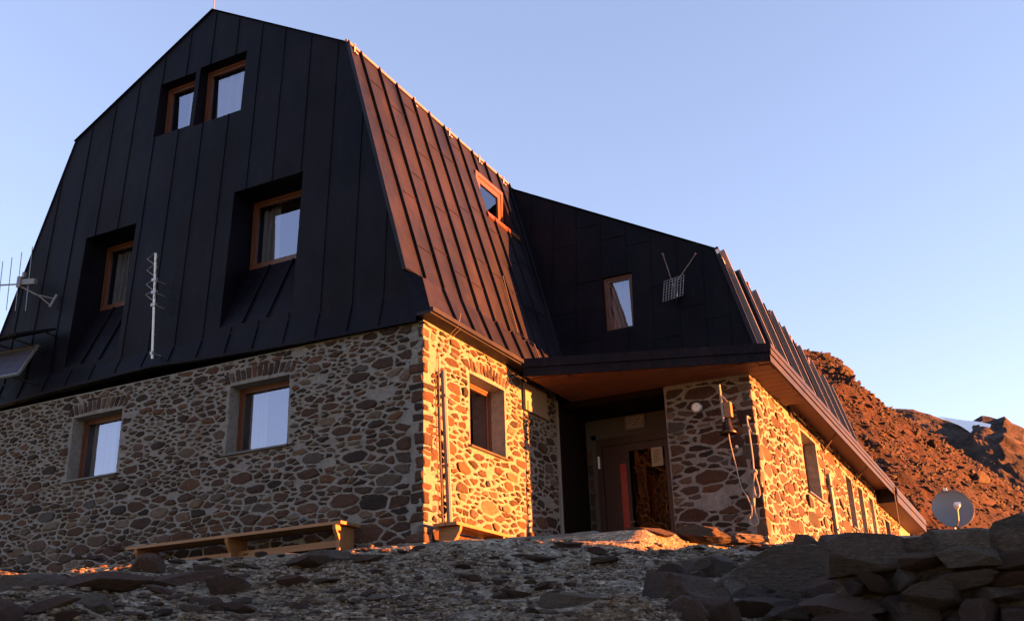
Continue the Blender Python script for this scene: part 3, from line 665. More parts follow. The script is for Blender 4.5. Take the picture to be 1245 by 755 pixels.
b = MB(); b.box(0.722, 0.858, 6.435, 6.48, -0.2, 2.20); obj('reflection_strip', b, M['red'], door, label='narrow upright strip coloured as a red reflection beside the glass')  # a red reflection in the door, put in as a coloured strip
b = MB(); b.box(0.722, 0.858, 6.435, 6.48, 2.203, 2.595); obj('top_panel', b, M['door'], door)
b = MB(); b.quad((0.93, 6.455, 0.1), (1.70, 6.455, 0.1), (1.70, 6.455, 2.44), (0.93, 6.455, 2.44)); obj('glass', b, M['door_glass'], door)
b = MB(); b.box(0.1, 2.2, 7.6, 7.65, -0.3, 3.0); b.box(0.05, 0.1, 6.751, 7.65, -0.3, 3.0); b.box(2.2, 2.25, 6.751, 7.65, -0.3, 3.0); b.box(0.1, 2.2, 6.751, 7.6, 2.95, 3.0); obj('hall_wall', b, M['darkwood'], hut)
b = MB(); b.tube([(0.895, 6.43, 1.0), (0.895, 6.36, 1.0), (1.0, 6.36, 1.0)], 0.012); obj('handle', b, M['alu'], door)
b = MB(); b.box(0.27, 0.31, 6.37, 6.398, 2.15, 2.40); obj('door_bell', b, M['white'], door)

b = MB(); b.box(0.92, 1.34, 6.40, 6.418, 2.88, 3.16, 0)
sgn = tag(obj('framed_sign', b, M['plaster'], None, loc=(1.13, 6.41, 2.88)), 'small framed notice with faint red lines on the plaster above the entrance door', 'sign')
b = MB()
for (x0, x1, z0, z1) in ((0.94, 1.32, 3.13, 3.142), (0.94, 1.32, 2.90, 2.912), (0.94, 0.952, 2.912, 3.13), (1.308, 1.32, 2.912, 3.13)): b.box(x0, x1, 6.394, 6.40, z0, z1)
for i, z in enumerate((3.075, 3.02, 2.965)):
    for k in range(8):
        if (k + i) % 4 != 3: b.box(0.98 + k*0.04, 1.012 + k*0.04, 6.395, 6.40, z - 0.01, z + 0.012)
obj('print', b, M['ink'], sgn)
b = MB(); b.box(1.42, 1.66, 6.415, 6.425, 2.06, 2.44)
pn = tag(obj('paper_notice', b, M['paper'], None, loc=(1.54, 6.42, 2.06)), 'yellowed paper notice fixed to the glass of the entrance door', 'notice')
b = MB()
for k in range(7): b.box(1.46, 1.46 + (0.16, 0.14, 0.16, 0.1, 0.15, 0.16, 0.08)[k], 6.411, 6.415, 2.37 - k*0.04, 2.382 - k*0.04)
obj('print', b, M['ink'], pn)

# pipes, wires, wall box -------------------------------------------------------------
b = MB()
b.tube([(0.09, 0.46, 2.72), (0.09, 0.5, 2.0), (0.095, 0.58, 0.9), (0.10, 0.64, -0.3)], 0.048, 10)
for z, y in ((2.3, 0.485), (1.2, 0.56), (0.25, 0.62)): b.box(0.0, 0.15, y-0.06, y+0.06, z-0.02, z+0.02)
obj('downpipe', b, M['pipe'], hut)
b = MB(); b.tube([(PX+0.08, 11.7, 2.5), (PX+0.08, 11.75, 1.0), (PX+0.08, 11.8, -0.3)], 0.06, 10)
for z in (2.2, 1.2): b.box(PX, PX+0.15, 11.65, 11.83, z-0.02, z+0.02)
obj('downpipe', b, M['pipe'], hut)
def cable(*runs):
    for pts_, r_ in runs:
        b = MB(); b.tube(pts_, r_, 6); obj('cable', b, M['cable'], hut)
class Runs:
    def tube(s, p, r, n=6): cable((p, r))
b = Runs(); b.tube([(0.03, 0.42, 2.75), (0.025, 0.40, 3.05), (0.05, 0.55, 3.25), (0.29, 0.62, 3.50), (0.31, 0.66, 3.72)], 0.007, 5); b.tube([(0.02, 0.50, 3.05), (0.03, 0.6, 3.2), (0.29, 0.75, 3.52)], 0.006, 5); b.tube([(0.055, 0.37, 2.75), (0.055, 0.41, 1.5), (0.06, 0.50, -0.2)], 0.011, 5)
b.tube([(PX+0.02, 11.7, 2.5), (PX+0.03, 11.6, 3.0), (4.3, 11.5, 3.4)], 0.02, 6); b.tube([(PX+0.02, 16.2, 3.1), (4.3, 16.0, 3.4)], 0.02, 6); b.tube([(4.44, 19.9, 3.6), (4.44, 19.9, 2.2)], 0.015, 6)
b.tube([(-0.72, 4.25, 5.9), (-0.36, 4.12, 4.55), (0.02, 4.05, 4.22), (0.22, 4.0, 3.70)], 0.012, 5)
b = MB(); b.box(0.022, 0.075, 3.47, 4.42, 2.78, 3.30); obj('wall_box', b, M['box'], hut)

# ------------------------------------------------------------------ things fixed to the hut
# round dial
b = MB(); b.lathe([(0.0, 0.075), (0.085, 0.075), (0.105, 0.06), (0.115, 0.0)], (2.83, 5.135, 2.76), (0, -1, 0), 24)
dl = tag(obj('round_dial', b, M['alu'], None, loc=(2.83, 5.135, 2.76)), 'small round pale dial on the stone pier left of the bell', 'dial')
b = MB(); b.lathe([(0.0, 0.078), (0.078, 0.078), (0.082, 0.074)], (2.83, 5.135, 2.76), (0, -1, 0), 24); obj('face', b, M['white'], dl)
for k in range(12):
    b = MB(); a = k*math.pi/6; b.obox((2.83 + 0.062*math.cos(a), 5.055, 2.76 + 0.062*math.sin(a)), (math.cos(a), 0, math.sin(a)), (-math.sin(a), 0, math.cos(a)), (0, 1, 0), 0.01, 0.003, 0.002); obj('mark', b, M['black'], dl)
b = MB(); b.obox((2.845, 5.054, 2.775), (0.7, 0, 0.7), (-0.7, 0, 0.7), (0, 1, 0), 0.03, 0.003, 0.002)
obj('pointer', b, M['black'], dl)
# bell
BX, BY = 3.44, 4.86
bell = thing('brass_bell', 'dark bronze bell with a wooden block hanging from a bracket on the stone pier', 'bell', (BX, BY, 2.1))
b = MB(); b.lathe([(0.0, 0.30), (0.06, 0.295), (0.075, 0.26), (0.085, 0.16), (0.11, 0.07), (0.165, 0.0), (0.15, 0.0), (0.09, 0.09), (0.0, 0.2)], (BX, BY, 2.12), (0, 0, 1), 24); obj('body', b, M['bronze'], bell, True)
b = MB(); b.box(BX-0.02, BX+0.10, BY-0.07, BY+0.07, 2.42, 2.70); obj('block', b, M['bench'], bell)
b = MB(); b.tube([(BX+0.02, PY, 2.74), (BX+0.02, BY, 2.74)], 0.025, 8); b.tube([(BX+0.02, PY, 2.45), (BX+0.02, BY, 2.70)], 0.015, 6); obj('bracket', b, M['bronze'], bell)
b = MB(); b.tube([(BX-0.05, BY-0.07, 2.34), (BX-0.055, BY-0.075, 2.75), (BX-0.06, BY-0.06, 3.04)], 0.022, 8); b.tube([(BX-0.05, BY-0.07, 2.85), (BX+0.05, BY-0.07, 2.70)], 0.012, 6); obj('chain', b, M['rope'], bell)
def smooth_path(pts, n=8):
    P_ = [Vector(p) for p in pts]; out = []
    for i in range(len(P_)-1):
        p0, p1, p2, p3 = P_[max(i-1, 0)], P_[i], P_[i+1], P_[min(i+2, len(P_)-1)]
        for k in range(n):
            t = k/n; out.append(0.5*((2*p1) + (p2-p0)*t + (2*p0-5*p1+4*p2-p3)*t*t + (3*p1-p0-3*p2+p3)*t*t*t))
    return out + [P_[-1]]
b = MB(); b.tube(smooth_path([(BX, BY, 2.2), (BX+0.01, BY, 1.95), (BX+0.07, BY, 1.5), (BX+0.12, BY, 1.15), (BX+0.2, BY, 0.98), (BX+0.26, BY, 0.78), (BX+0.25, BY-0.02, 0.62)]), 0.012, 6); obj('bell_rope', b, M['rope'], bell)
b = MB(); X0 = 3.78; Y0 = 4.95
b.tube(smooth_path([(X0, PY-0.02, 2.42), (X0, Y0, 2.40), (X0+0.01, Y0, 2.1), (X0+0.02, Y0, 1.7), (X0+0.01, Y0, 1.40), (X0-0.02, Y0, 1.2), (X0-0.03, Y0, 1.0), (X0-0.06, Y0, 0.78), (X0-0.15, Y0, 0.62), (X0-0.14, Y0, 0.50), (X0-0.07, Y0, 0.47), (X0-0.01, Y0, 0.54), (X0-0.05, Y0, 0.70), (X0-0.05, Y0-0.02, 0.9), (X0-0.02, Y0-0.02, 1.15), (X0+0.03, Y0-0.02, 1.4)]), 0.016, 7)
b.tube(smooth_path([(X0+0.03, Y0, 1.42), (X0+0.04, Y0, 1.3), (X0+0.07, Y0, 1.1), (X0+0.06, Y0, 0.98), (X0, Y0, 0.97), (X0-0.02, Y0, 1.1)]), 0.014, 7)
b.tube(smooth_path([(X0-0.03, Y0-0.02, 1.40), (X0+0.04, Y0-0.03, 1.43), (X0+0.05, Y0+0.02, 1.38), (X0-0.02, Y0+0.02, 1.37)]), 0.022, 7)
b.tube([(X0, Y0, 2.3), (X0+0.05, Y0-0.02, 2.12), (X0+0.10, Y0-0.02, 2.08)], 0.010, 6); b.lathe([(0.0, 0.05), (0.03, 0.04), (0.03, 0.0)], (X0, PY, 2.42), (0, -1, 0), 10)
tag(obj('hanging_rope', b, M['rope'], None, loc=(X0, Y0, 2.4)), 'pale knotted rope with two loops hanging at the corner of the stone pier', 'rope')
b = MB(); b.lathe([(0.0, 0.05), (0.025, 0.045), (0.035, 0.0)], (3.50, PY-0.02, 1.93), (0, -1, 0), 12); tag(obj('wall_knob', b, M['white'], None, loc=(3.5, PY, 1.93)), 'tiny white knob on the stone pier below the bell', 'knob')
# grid antenna with stays
AX, AY, AZ = 2.27, 6.20, 5.67
ga = thing('grid_antenna', 'square wire grid antenna held by two thin stays on the dark second gable', 'antenna', (AX, AY, AZ))
b = MB(); u = Vector((0.94, -0.28, 0.0)).normalized(); vv = Vector((0.1, 0.15, 1)).normalized(); nn = u.cross(vv)
c0 = Vector((AX, AY, AZ))
for k in range(8):
    t = -1 + 2*k/7; b.tube([c0 + u*t*0.25 - vv*0.24, c0 + u*t*0.25 + vv*0.24], 0.0045, 4); b.tube([c0 - u*0.25 + vv*t*0.24, c0 + u*0.25 + vv*t*0.24], 0.0045, 4)
obj('grid', b, M['alu'], ga)
b = MB(); b.obox(c0 + nn*-0.03, u, vv, nn, 0.055, 0.26, 0.02); obj('mounting_plate', b, M['sill'], ga)
b = MB(); b.tube([c0 + vv*0.22 - nn*0.06, c0 + vv*0.10 - nn*0.10, c0 + vv*0.0 - nn*0.08], 0.016, 6); b.obox(c0 - u*0.05 + vv*0.08 - nn*0.07, u, vv, nn, 0.03, 0.045, 0.02); b.obox(c0 + u*0.01 - vv*0.13 - nn*0.07, u, vv, nn, 0.045, 0.04, 0.02); b.obox(c0 - u*0.02 - vv*0.04 - nn*0.07, u, vv, nn, 0.025, 0.03, 0.02); obj('feed', b, M['white'], ga)
for (x, z) in ((2.0, 6.64), (2.72, 6.47)):
    b = MB(); b.tube([c0 + vv*0.05, (x, sy(z), z)], 0.010, 5); b.lathe([(0, 0.03), (0.025, 0.02), (0.03, 0)], (x, sy(z), z), (0, -1, 0), 8); obj('stay', b, M['brass'], ga)
b = MB(); b.tube([c0, (AX, sy(AZ), AZ)], 0.02, 6); obj('bracket', b, M['sill'], ga)
# mast with folded dipoles
ma = thing('dipole_mast', 'slender pale mast with diamond loop dipoles standing against the dark gable', 'antenna', (-5.58, -0.27, 3.72))
mp = lambda t: Vector((-5.57 - 0.18*t, -0.27, 3.72 + 2.12*t))
b = MB(); b.tube([mp(0), mp(1)], 0.022, 8); obj('pole', b, M['white'], ma)
for t in (0.05, 0.5, 0.62, 0.74):
    p = mp(t); b = MB(); b.obox(p, (1, 0, 0), (0, 0, 1), (0, 1, 0), 0.055 if t > 0.4 else 0.03, 0.03, 0.03); b.box(p.x-0.012, p.x+0.012, -0.25, -0.02, p.z-0.012, p.z+0.012); obj('clamp', b, M['alu'], ma)
for t in (0.60, 0.70, 0.84, 0.95):
    p = mp(t); b = MB(); wv = 0.15; h = 0.12
    b.tube([p + Vector((-0.01, -0.01, h)), p + Vector((-wv, -0.06, 0)), p + Vector((-0.01, -0.01, -h))], 0.006, 4)
    b.tube([p + Vector((0.01, -0.01, h*0.8)), p + Vector((wv*0.8, -0.06, 0)), p + Vector((0.01, -0.01, -h*0.8))], 0.006, 4); obj('dipole_loop', b, M['alu'], ma)
# yagi at the far corner of the gable
ya = thing('yagi_antenna', 'thin multi rod antenna on an arm at the far corner of the roof', 'antenna', (-9.0, 0.0, 5.55))
b = MB(); b.tube([(-10.12, -0.30, 6.12), (-9.15, -0.22, 5.98)], 0.018, 6); obj('boom', b, M['alu'], ya)
for i, f in enumerate((0.0, 0.27, 0.55, 0.86)):
    x = -10.10 + 0.9*f; h = (0.56, 0.6, 0.66, 0.72)[i]; zc = 6.1 - 0.05*f + 0.02*i
    b = MB(); b.tube([(x-0.02, -0.30+0.08*f, zc + h), (x+0.06, -0.30+0.08*f, zc - h)], 0.0085, 5); obj('rod', b, M['alu'], ya)
b = MB(); b.obox((-9.50, -0.27, 6.06), (1, 0.08, -0.14), (0, 0, 1), (0, 1, 0), 0.05, 0.12, 0.05); b.obox((-9.27, -0.24, 6.03), (1, 0.08, -0.14), (0, 0, 1), (0, 1, 0), 0.18, 0.06, 0.04); b.box(-9.46, -9.40, -0.29, -0.23, 6.15, 6.27); obj('junction_box', b, M['pipe'], ya)
b = MB(); b.tube([(-9.5, -0.27, 5.98), (-9.05, -0.20, 5.72), (-8.72, 0.0, 5.62)], 0.016, 6); b.tube([(-8.72, 0.02, 5.72), (-8.78, -0.06, 5.44)], 0.03, 8); b.tube([(-9.0, -0.2, 5.70), (-8.78, 0.0, 5.46)], 0.014, 6); obj('arm', b, M['pipe'], ya)
# solar panels
def solar(name, label, TR, BR, du, cell_mat, grp):
    TR, BR, du = Vector(TR), Vector(BR), Vector(du); t = thing(name, label, 'solar panel', (TR + du*0.5 + (BR-TR)*0.5), grp)
    n_ = du.cross(BR-TR).normalized()
    if n_.z < 0: n_ = -n_
    b = MB(); b.add([TR, TR+du, BR+du, BR, TR-n_*0.03, TR+du-n_*0.03, BR+du-n_*0.03, BR-n_*0.03], [(0, 1, 2, 3), (7, 6, 5, 4), (0, 4, 5, 1), (2, 6, 7, 3), (1, 5, 6, 2), (0, 3, 7, 4)]); obj('cells', b, cell_mat, t)
    b = MB()
    for p, q in ((TR, TR+du), (TR+du, BR+du), (BR+du, BR), (BR, TR)): b.bar(p - n_*0.02, q - n_*0.02, 0.05, 0.035, n_)
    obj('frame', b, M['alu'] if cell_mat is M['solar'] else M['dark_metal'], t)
    for f in (0.12, 0.85):
        for p in (BR + du*f, TR + du*f):
            b = MB(); b.tube([p - n_*0.04, Vector((p.x, gy(max(4.0, p.z)), p.z-0.05))], 0.018, 5); obj('support', b, M['sill'], t)
solar('solar_panel', 'blue solar panel in a silver frame on struts at the low corner of the gable', (-8.77, -0.22, 4.58), (-8.62, -0.66, 3.86), (-1.6, -0.12, 0.0), M['solar'], None)
solar('solar_panel', 'flatter dark solar panel mounted just above the silver framed one', (-8.46, -0.12, 4.90), (-8.62, -0.82, 4.62), (-1.9, -0.15, 0.0), M['dark_metal'], None)

# benches --------------------------------------------------------------------------------
def bench(label, org, length, axis, ht, seat_d, legs):
    """axis 'x': bench along +X from org, front to -Y ; axis 'y': along +Y, front to +X"""
    t = thing('wooden_bench', label, 'bench', org); o = Vector(org)
    T = (lambda a, f, z: o + Vector((a, -f, z))) if axis == 'x' else (lambda a, f, z: o + Vector((f, a, z)))
    def bx(b, a0, a1, f0, f1, z0, z1): b.add([T(a, f, z) for a in (a0, a1) for f in (f0, f1) for z in (z0, z1)], [(0, 1, 3, 2), (4, 6, 7, 5), (0, 4, 5, 1), (2, 3, 7, 6), (0, 2, 6, 4), (1, 5, 7, 3)])
    b = MB(); bx(b, 0, length, 0.0, seat_d*0.48, ht-0.045, ht); bx(b, 0, length, seat_d*0.52, seat_d, ht-0.045, ht); obj('seat', b, M['bench'], t)
    for a in legs:
        b = MB(); pr = [(0.02, 0), (0.02, ht-0.046), (seat_d-0.01, ht-0.046), (seat_d-0.02, ht-0.11), (seat_d-0.07, ht-0.19), (seat_d-0.115, ht*0.42), (seat_d-0.12, 0.08), (seat_d-0.09, 0.0)]
        b.prism([T(a, f, z) for f, z in pr], [T(a+0.06, f, z) for f, z in pr]); obj('leg', b, M['bench'], t)
    b = MB(); bx(b, legs[0]+0.061, legs[-1]-0.001, seat_d*0.30, seat_d*0.30+0.045, ht*0.30, ht*0.30+0.10) if len(legs) == 2 else [bx(b, legs[i]+0.061, legs[i+1]-0.001, seat_d*0.34, seat_d*0.34+0.045, ht*0.28, ht*0.28+0.10) for i in range(len(legs)-1)]; obj('stretcher', b, M['bench'], t)
bench('long wooden bench on three curved legs against the shaded front wall', (-5.45, -0.08, -0.13), 4.38, 'x', 0.46, 0.50, (0.22, 2.15, 4.22))
bench('short wooden bench against the sunlit side wall below its window', (0.10, 0.12, -0.18), 1.75, 'y', 0.43, 0.40, (0.12, 1.5))

# satellite dish -----------------------------------------------------------------------------
DC = Vector((6.85, 6.0, 0.58)); dn = Vector((0.30, -0.93, 0.22)).normalized()
di = thing('satellite_dish', 'round grey satellite dish rising behind the dry stone wall', 'satellite dish', (6.85, 6.2, -0.5))
b = MB(); prof_ = [(0.0, -0.075)] + [(0.33*k/8, -0.075 + 0.075*(k/8)**2) for k in range(1, 9)] + [(0.337, 0.008), (0.341, -0.004)] + [(0.33*k/8, -0.09 + 0.075*(k/8)**2) for k in range(7, 0, -1)] + [(0.0, -0.09)]
b.lathe(prof_, DC, dn, 40); obj('reflector', b, M['dish'], di, True)
dr = dn.cross(Vector((0, 0, 1))).normalized(); du_ = dr.cross(dn)
fp = DC + dn*0.30 - du_*0.09 - dr*0.0
b = MB(); b.tube([DC - du_*0.31 + dn*0.0, DC - du_*0.28 + dn*0.16, fp - dn*0.02], 0.014, 6); obj('arm', b, M['alu'], di)
b = MB(); b.lathe([(0.0, 0.06), (0.035, 0.055), (0.035, -0.05), (0.02, -0.07), (0.0, -0.07)], fp, -dn, 12); b.obox(fp + Vector((0, 0, 0.03)), dr, du_, dn, 0.05, 0.03, 0.05); obj('receiver', b, M['white'], di)
b = MB(); b.tube([(DC.x - dn.x*0.14, DC.y - dn.y*0.14, DC.z+0.1), (DC.x - dn.x*0.14, DC.y - dn.y*0.14, -1.2)], 0.03, 8); b.obox(DC - dn*0.12, dr, du_, dn, 0.08, 0.1, 0.04); obj('mast', b, M['alu'], di)
b = MB(); b.box(DC.x-0.10, DC.x-0.04, DC.y+0.0, DC.y+0.05, DC.z+0.31, DC.z+0.36); obj('clip', b, M['white'], di)

# ------------------------------------------------------------------ ground
def lerp_pts(pts, x):
    if x <= pts[0][0]: return pts[0][1]
    for (a, b_), (c, d) in zip(pts, pts[1:]):
        if x <= c: return b_ + (d-b_) * (x-a) / (c-a)
    return pts[-1][1]
EDGE = [(-30, -0.9), (-10, -0.95), (-5, -0.85), (-1.2, -0.75), (0.3, -0.44), (1.3, -0.23), (1.94, -0.02), (3.0, 0.02), (3.45, 0.15), (3.62, 0.8), (3.9, 2.2), (4.4, 2.7), (5.1, 3.2), (6.0, 2.9), (8.0, 2.0), (14, 0.0)]
CREST = [(-20, -16), (-6, -14), (4, -10), (5.7, -8.6), (7.3, -8.0), (12, -7.5)]
def sm01(t): t = max(0.0, min(1.0, t)); return t*t*(3-2*t)
def fl(x): return -0.15 + 0.016*max(0, -x-1) - 0.05*max(0, x-5)
def height(x, y, fine=True):
    e = lerp_pts(EDGE, x); c = lerp_pts(CREST, x); z = fl(x)
    if y < e:
        t = (e - y) / (e - c); s = e - y
        z -= 0.10 * sm01(s / 0.35)
        z -= 1.66 * min(t, 1.0) if t <= 1 else 1.66 + 0.45 * (c - y)
        if fine:
            k = sm01(s / 1.2) * (1 if t < 1.5 else 0.5)
            z += k * (0.17 * noise.fractal(Vector((x*0.55, y*0.55, 1.3)), 0.8, 2.1, 6) + 0.10 * (0.35 - abs(noise.noise(Vector((x*1.3, y*1.9, 4))))) + 0.03 * noise.noise(Vector((x*4.1, y*4.1, 4))))
    elif fine: z += 0.012 * noise.noise(Vector((x*2, y*2, 0)))
    shade_mound = sm01((x-8.7)/2.2) * sm01((1.5-y)/0.5) * sm01((y+8)/1.5) * sm01((15-x)/2)  # unseen rise beyond the right edge, added to shade the foreground
    if shade_mound > 0: z += shade_mound * (0.30 - z + 0.1*noise.noise(Vector((x, y, 2))))
    if x > 6.3 and shade_mound == 0: z -= 0.55 * sm01((x-6.3)/0.5) * sm01((-6.45 - y)/0.35)
    d = math.hypot(x + 2, y - 4)
    if d > 30: z -= 0.28 * (d - 30) if d < 300 else 75.6 + 0.06*(d-300)
    if x > 14: z -= 0.10 * (x - 14)
    return z
def axis(core0, core1, step, far):
    a = []; x = core0
    while x <= core1: a.append(x); x += step
    s = step; x = core1
    while x < far: s *= 1.28; x += s; a.append(x)
    s = step; x = core0; pre = []
    while x > -far: s *= 1.28; x -= s; pre.append(x)
    return pre[::-1] + a
gx = axis(-13.0, 12.0, 0.11, 5000); gyv = axis(-11.5, 4.5, 0.11, 5000)
b = MB(); nx, ny = len(gx), len(gyv)
b.v = [(x, y, height(x, y)) for y in gyv for x in gx]; b.t = [0.0]*len(b.v)
b.f = [(j*nx+i, j*nx+i+1, (j+1)*nx+i+1, (j+1)*nx+i) for j in range(ny-1) for i in range(nx-1)]; b.mi = [0]*len(b.f)
struct(obj('ground', b, M['ground'], None, True))
# concrete edge of the terrace
b = MB(); pts = [(x, lerp_pts(EDGE, x)) for x in [-2.6 + 0.19*k for k in range(33)] if x < 2.9]
rnd = random.Random(31); vs_ = []
for x, y in pts:
    j = rnd.uniform(-0.10, 0.08); zt = fl(x) + 0.03 + rnd.uniform(-0.012, 0.012)
    vs_ += [(x, y + 0.55, zt), (x, y - 0.02 + j, zt), (x, y - 0.03 + j, zt - 0.13), (x, y + 0.5, zt - 0.13)]
b.add(vs_, [(4*i+k, 4*i+4+k, 4*i+4+(k+1) % 4, 4*i+(k+1) % 4) for i in range(len(pts)-1) for k in range(4)] + [(0, 1, 2, 3), tuple(len(vs_)-4+k for k in (3, 2, 1, 0))])
struct(obj('terrace_pavement', b, M['concrete'], None))

# ------------------------------------------------------------------ rocks
def rock_geo(seed, sub=3, cuts=14, jag=0.05, block=False):
    rnd = random.Random(seed); bm = bmesh.new(); bmesh.ops.create_icosphere(bm, subdivisions=sub, radius=1.25 if block else 1.0)
    pl = []
    for k in range(cuts):
        d = Vector((rnd.gauss(0, 1), rnd.gauss(0, 1), rnd.gauss(0, 1))).normalized(); pl.append((d, rnd.uniform(0.42, 0.82) if not block else rnd.uniform(0.66, 1.0)))
    tl = 0.24
    for ax in range(3):
        for sg in (1, -1):
            d = Vector((rnd.uniform(-tl, tl), rnd.uniform(-tl, tl), rnd.uniform(-tl, tl))); d[ax] += sg
            if block: pl.append((d.normalized(), rnd.uniform(0.58, 0.74)))
            elif ax == 2: pl.append((d.normalized(), rnd.uniform(0.45, 0.65)))
    off = Vector((seed*1.7, seed*0.9, seed*2.3))
    for v in bm.verts:
        p = v.co * (1 + 0.22 * noise.fractal(v.co*1.5 + off, 0.9, 2.1, 3) + 0.07 * noise.fractal(v.co*5 + off, 0.7, 2.1, 3))
        for it in range(2):
            for d, h in pl:
                q = p.dot(d)
                if q > h: p -= d * (q - h)
        p *= 1 + jag * 0.5 * noise.fractal(p*4 + off, 0.8, 2.1, 4) + jag * 0.35 * noise.noise(Vector((p.x*4, p.y*4, p.z*16)) + off)
        v.co = p
    vs_ = [v.co[:] for v in bm.verts]; fs = [tuple(v.index for v in f.verts) for f in bm.faces]; bm.free()
    return vs_, fs
ROCKG = [rock_geo(100+i, 4) for i in range(12)] + [rock_geo(200+i, 4, 12, 0.06, True) for i in range(10)]
PEB = [rock_geo(300+i, 1, 6, 0.12) for i in range(10)] + [rock_geo(320+i, 2, 10, 0.08) for i in range(6)]
ROCKME = []
for i, (vs_, fs) in enumerate(ROCKG):
    b = MB(); b.add(vs_, fs); me = bpy.data.meshes.new('rock'); me.from_pydata(b.v, [], b.f); finish(me, b, M['rock']); ROCKME.append(me)
def rock(loc, size, rot, kind, label, group=None, mat=None, name='rock', cat='rock'):
    o = bpy.data.objects.new(name, ROCKME[kind]); col.objects.link(o); o.location = loc; o.scale = size; o.rotation_euler = rot
    if mat: o.material_slots[0].link = 'OBJECT'; o.material_slots[0].material = mat
    return tag(o, label, cat, group)
def on(x, y, dz=0.0): return (x, y, height(x, y) + dz)
def pix(px, py):                                  # design aid: the point of the ground under a direction
    d = cF*1237.12 + cR*(px-622.5) - cU*(py-377.5); d.normalize(); t = 2.0; last = 1.0
    while t < 40:
        p = CAM + d*t
        g_ = p.z - height(p.x, p.y)
        if g_ < 0: return CAM + d*(t - 0.12*g_/(g_-last))
        last = g_; t += 0.12
    return CAM + d*12
feature = [
 (180, 694, (0.34, 0.22, 0.24), 0.3, 1, 'reddish rock peak catching the sun near the far leg of the long bench'),
 (398, 684, (0.42, 0.26, 0.20), 0.5, 2, 'sunlit jagged rock in front of the near end of the long bench'),
 (443, 686, (0.30, 0.12, 0.07), 0.2, 3, 'thin orange slab beside the jagged sunlit rock by the bench'),
 (372, 692, (0.40, 0.22, 0.09), 0.1, 4, 'dark flat slab under the jagged sunlit rock by the bench'),
 (645, 681, (0.42, 0.20, 0.08), 0.45, 5, 'long dark brown flat slab below the short bench'),
 (688, 665, (0.25, 0.18, 0.10), 0.1, 6, 'grey pointed rock behind the long brown slab'),
 (720, 671, (0.22, 0.16, 0.09), 0.9, 7, 'rusty red rock on the slope below the entrance'),
 (735, 684, (0.26, 0.16, 0.07), 0.3, 8, 'pale flat stone on the slope below the entrance'),
 (700, 735, (0.30, 0.14, 0.09), 0.3, 9, 'rounded brown rock low in the gravel slope'),
 (110, 712, (0.62, 0.30, 0.13), 0.1, 10, 'long dark rock lying below the far end of the bench'),
 (215, 712, (0.55, 0.30, 0.15), 0.2, 11, 'broad dark ledge rock below the red rock peak'),
 (40, 716, (0.5, 0.3, 0.14), 0.8, 0, 'reddish flat rock by the far wall base'),
 (400, 708, (0.38, 0.20, 0.035), 0.3, 3, 'pale whitish flat slab in front of the long bench'),
 (300, 690, (0.22, 0.15, 0.06), 0.6, 5, 'pale grey stone beneath the middle of the long bench'),
 (95, 733, (0.40, 0.16, 0.035), 0.2, 6, 'thin whitish slab lying low on the slope under the dark rocks'),
 (560, 690, (0.2, 0.14, 0.06), 0.5, 1, 'small dark slab alone on the gravel right of the bench'),
 (1015, 735, (0.40, 0.35, 0.26), 0.7, 4, 'big reddish brown boulder at the foot of the dry stone wall'),
 (945, 715, (0.75, 0.40, 0.34), 0.35, 7, 'largest dark flat faced boulder in front of the gravel pile'),
 (865, 700, (0.30, 0.26, 0.20), 1.1, 9, 'brown boulder left of the largest dark boulder'),
 (830, 735, (0.34, 0.28, 0.22), 0.2, 2, 'dark jagged rock below the brown boulder'),
 (920, 748, (0.42, 0.22, 0.14), 0.9, 11, 'low dark rock under the largest dark boulder'),
 (925, 668, (0.34, 0.2, 0.10), 0.4, 8, 'grey green slab rock at the foot of the stone pier'),
 (1062, 690, (0.13, 0.08, 0.10), 0.9, 3, 'small bright pale stone on the gravel pile'),
 (978, 664, (0.20, 0.16, 0.13), 0.2, 0, 'dark rock in front of the sunlit long wall'),
 (1012, 662, (0.24, 0.16, 0.14), 0.7, 6, 'dark rounded rock at the foot of the far downpipe'),
 (1045, 658, (0.26, 0.18, 0.15), 0.4, 10, 'dark rock below the row of narrow windows'),
]
placed = []
for (px, py, sz, rz, k, lab) in feature:
    p = pix(px, py); kf = 0.74 if px < 780 else 0.95; sz = tuple(v*kf for v in sz)
    o = rock((p.x, p.y, p.z + (0.05 if 'sun' in lab else sz[2]*0.25)), sz, (random.uniform(-.12, .12), random.uniform(-.12, .12), rz), k, lab); placed.append((p.x, p.y, max(sz)))
# sunlit rock ledge in front of the pier
o = rock((3.80, 1.2, -0.16), (0.62, 0.42, 0.16), (0.05, 0.02, 1.2), 2, 'sunlit broken rock ledge at the edge of the terrace before the pier')
o = rock((3.35, 0.35, -0.17), (0.42, 0.26, 0.12), (0, 0.05, 0.3), 5, 'dark slab capping the terrace edge below the entrance door')
o = rock((4.15, 2.0, -0.14), (0.40, 0.28, 0.13), (0.1, 0.0, 0.9), 8, 'pointed brown rock between the sunlit ledge and the pier')
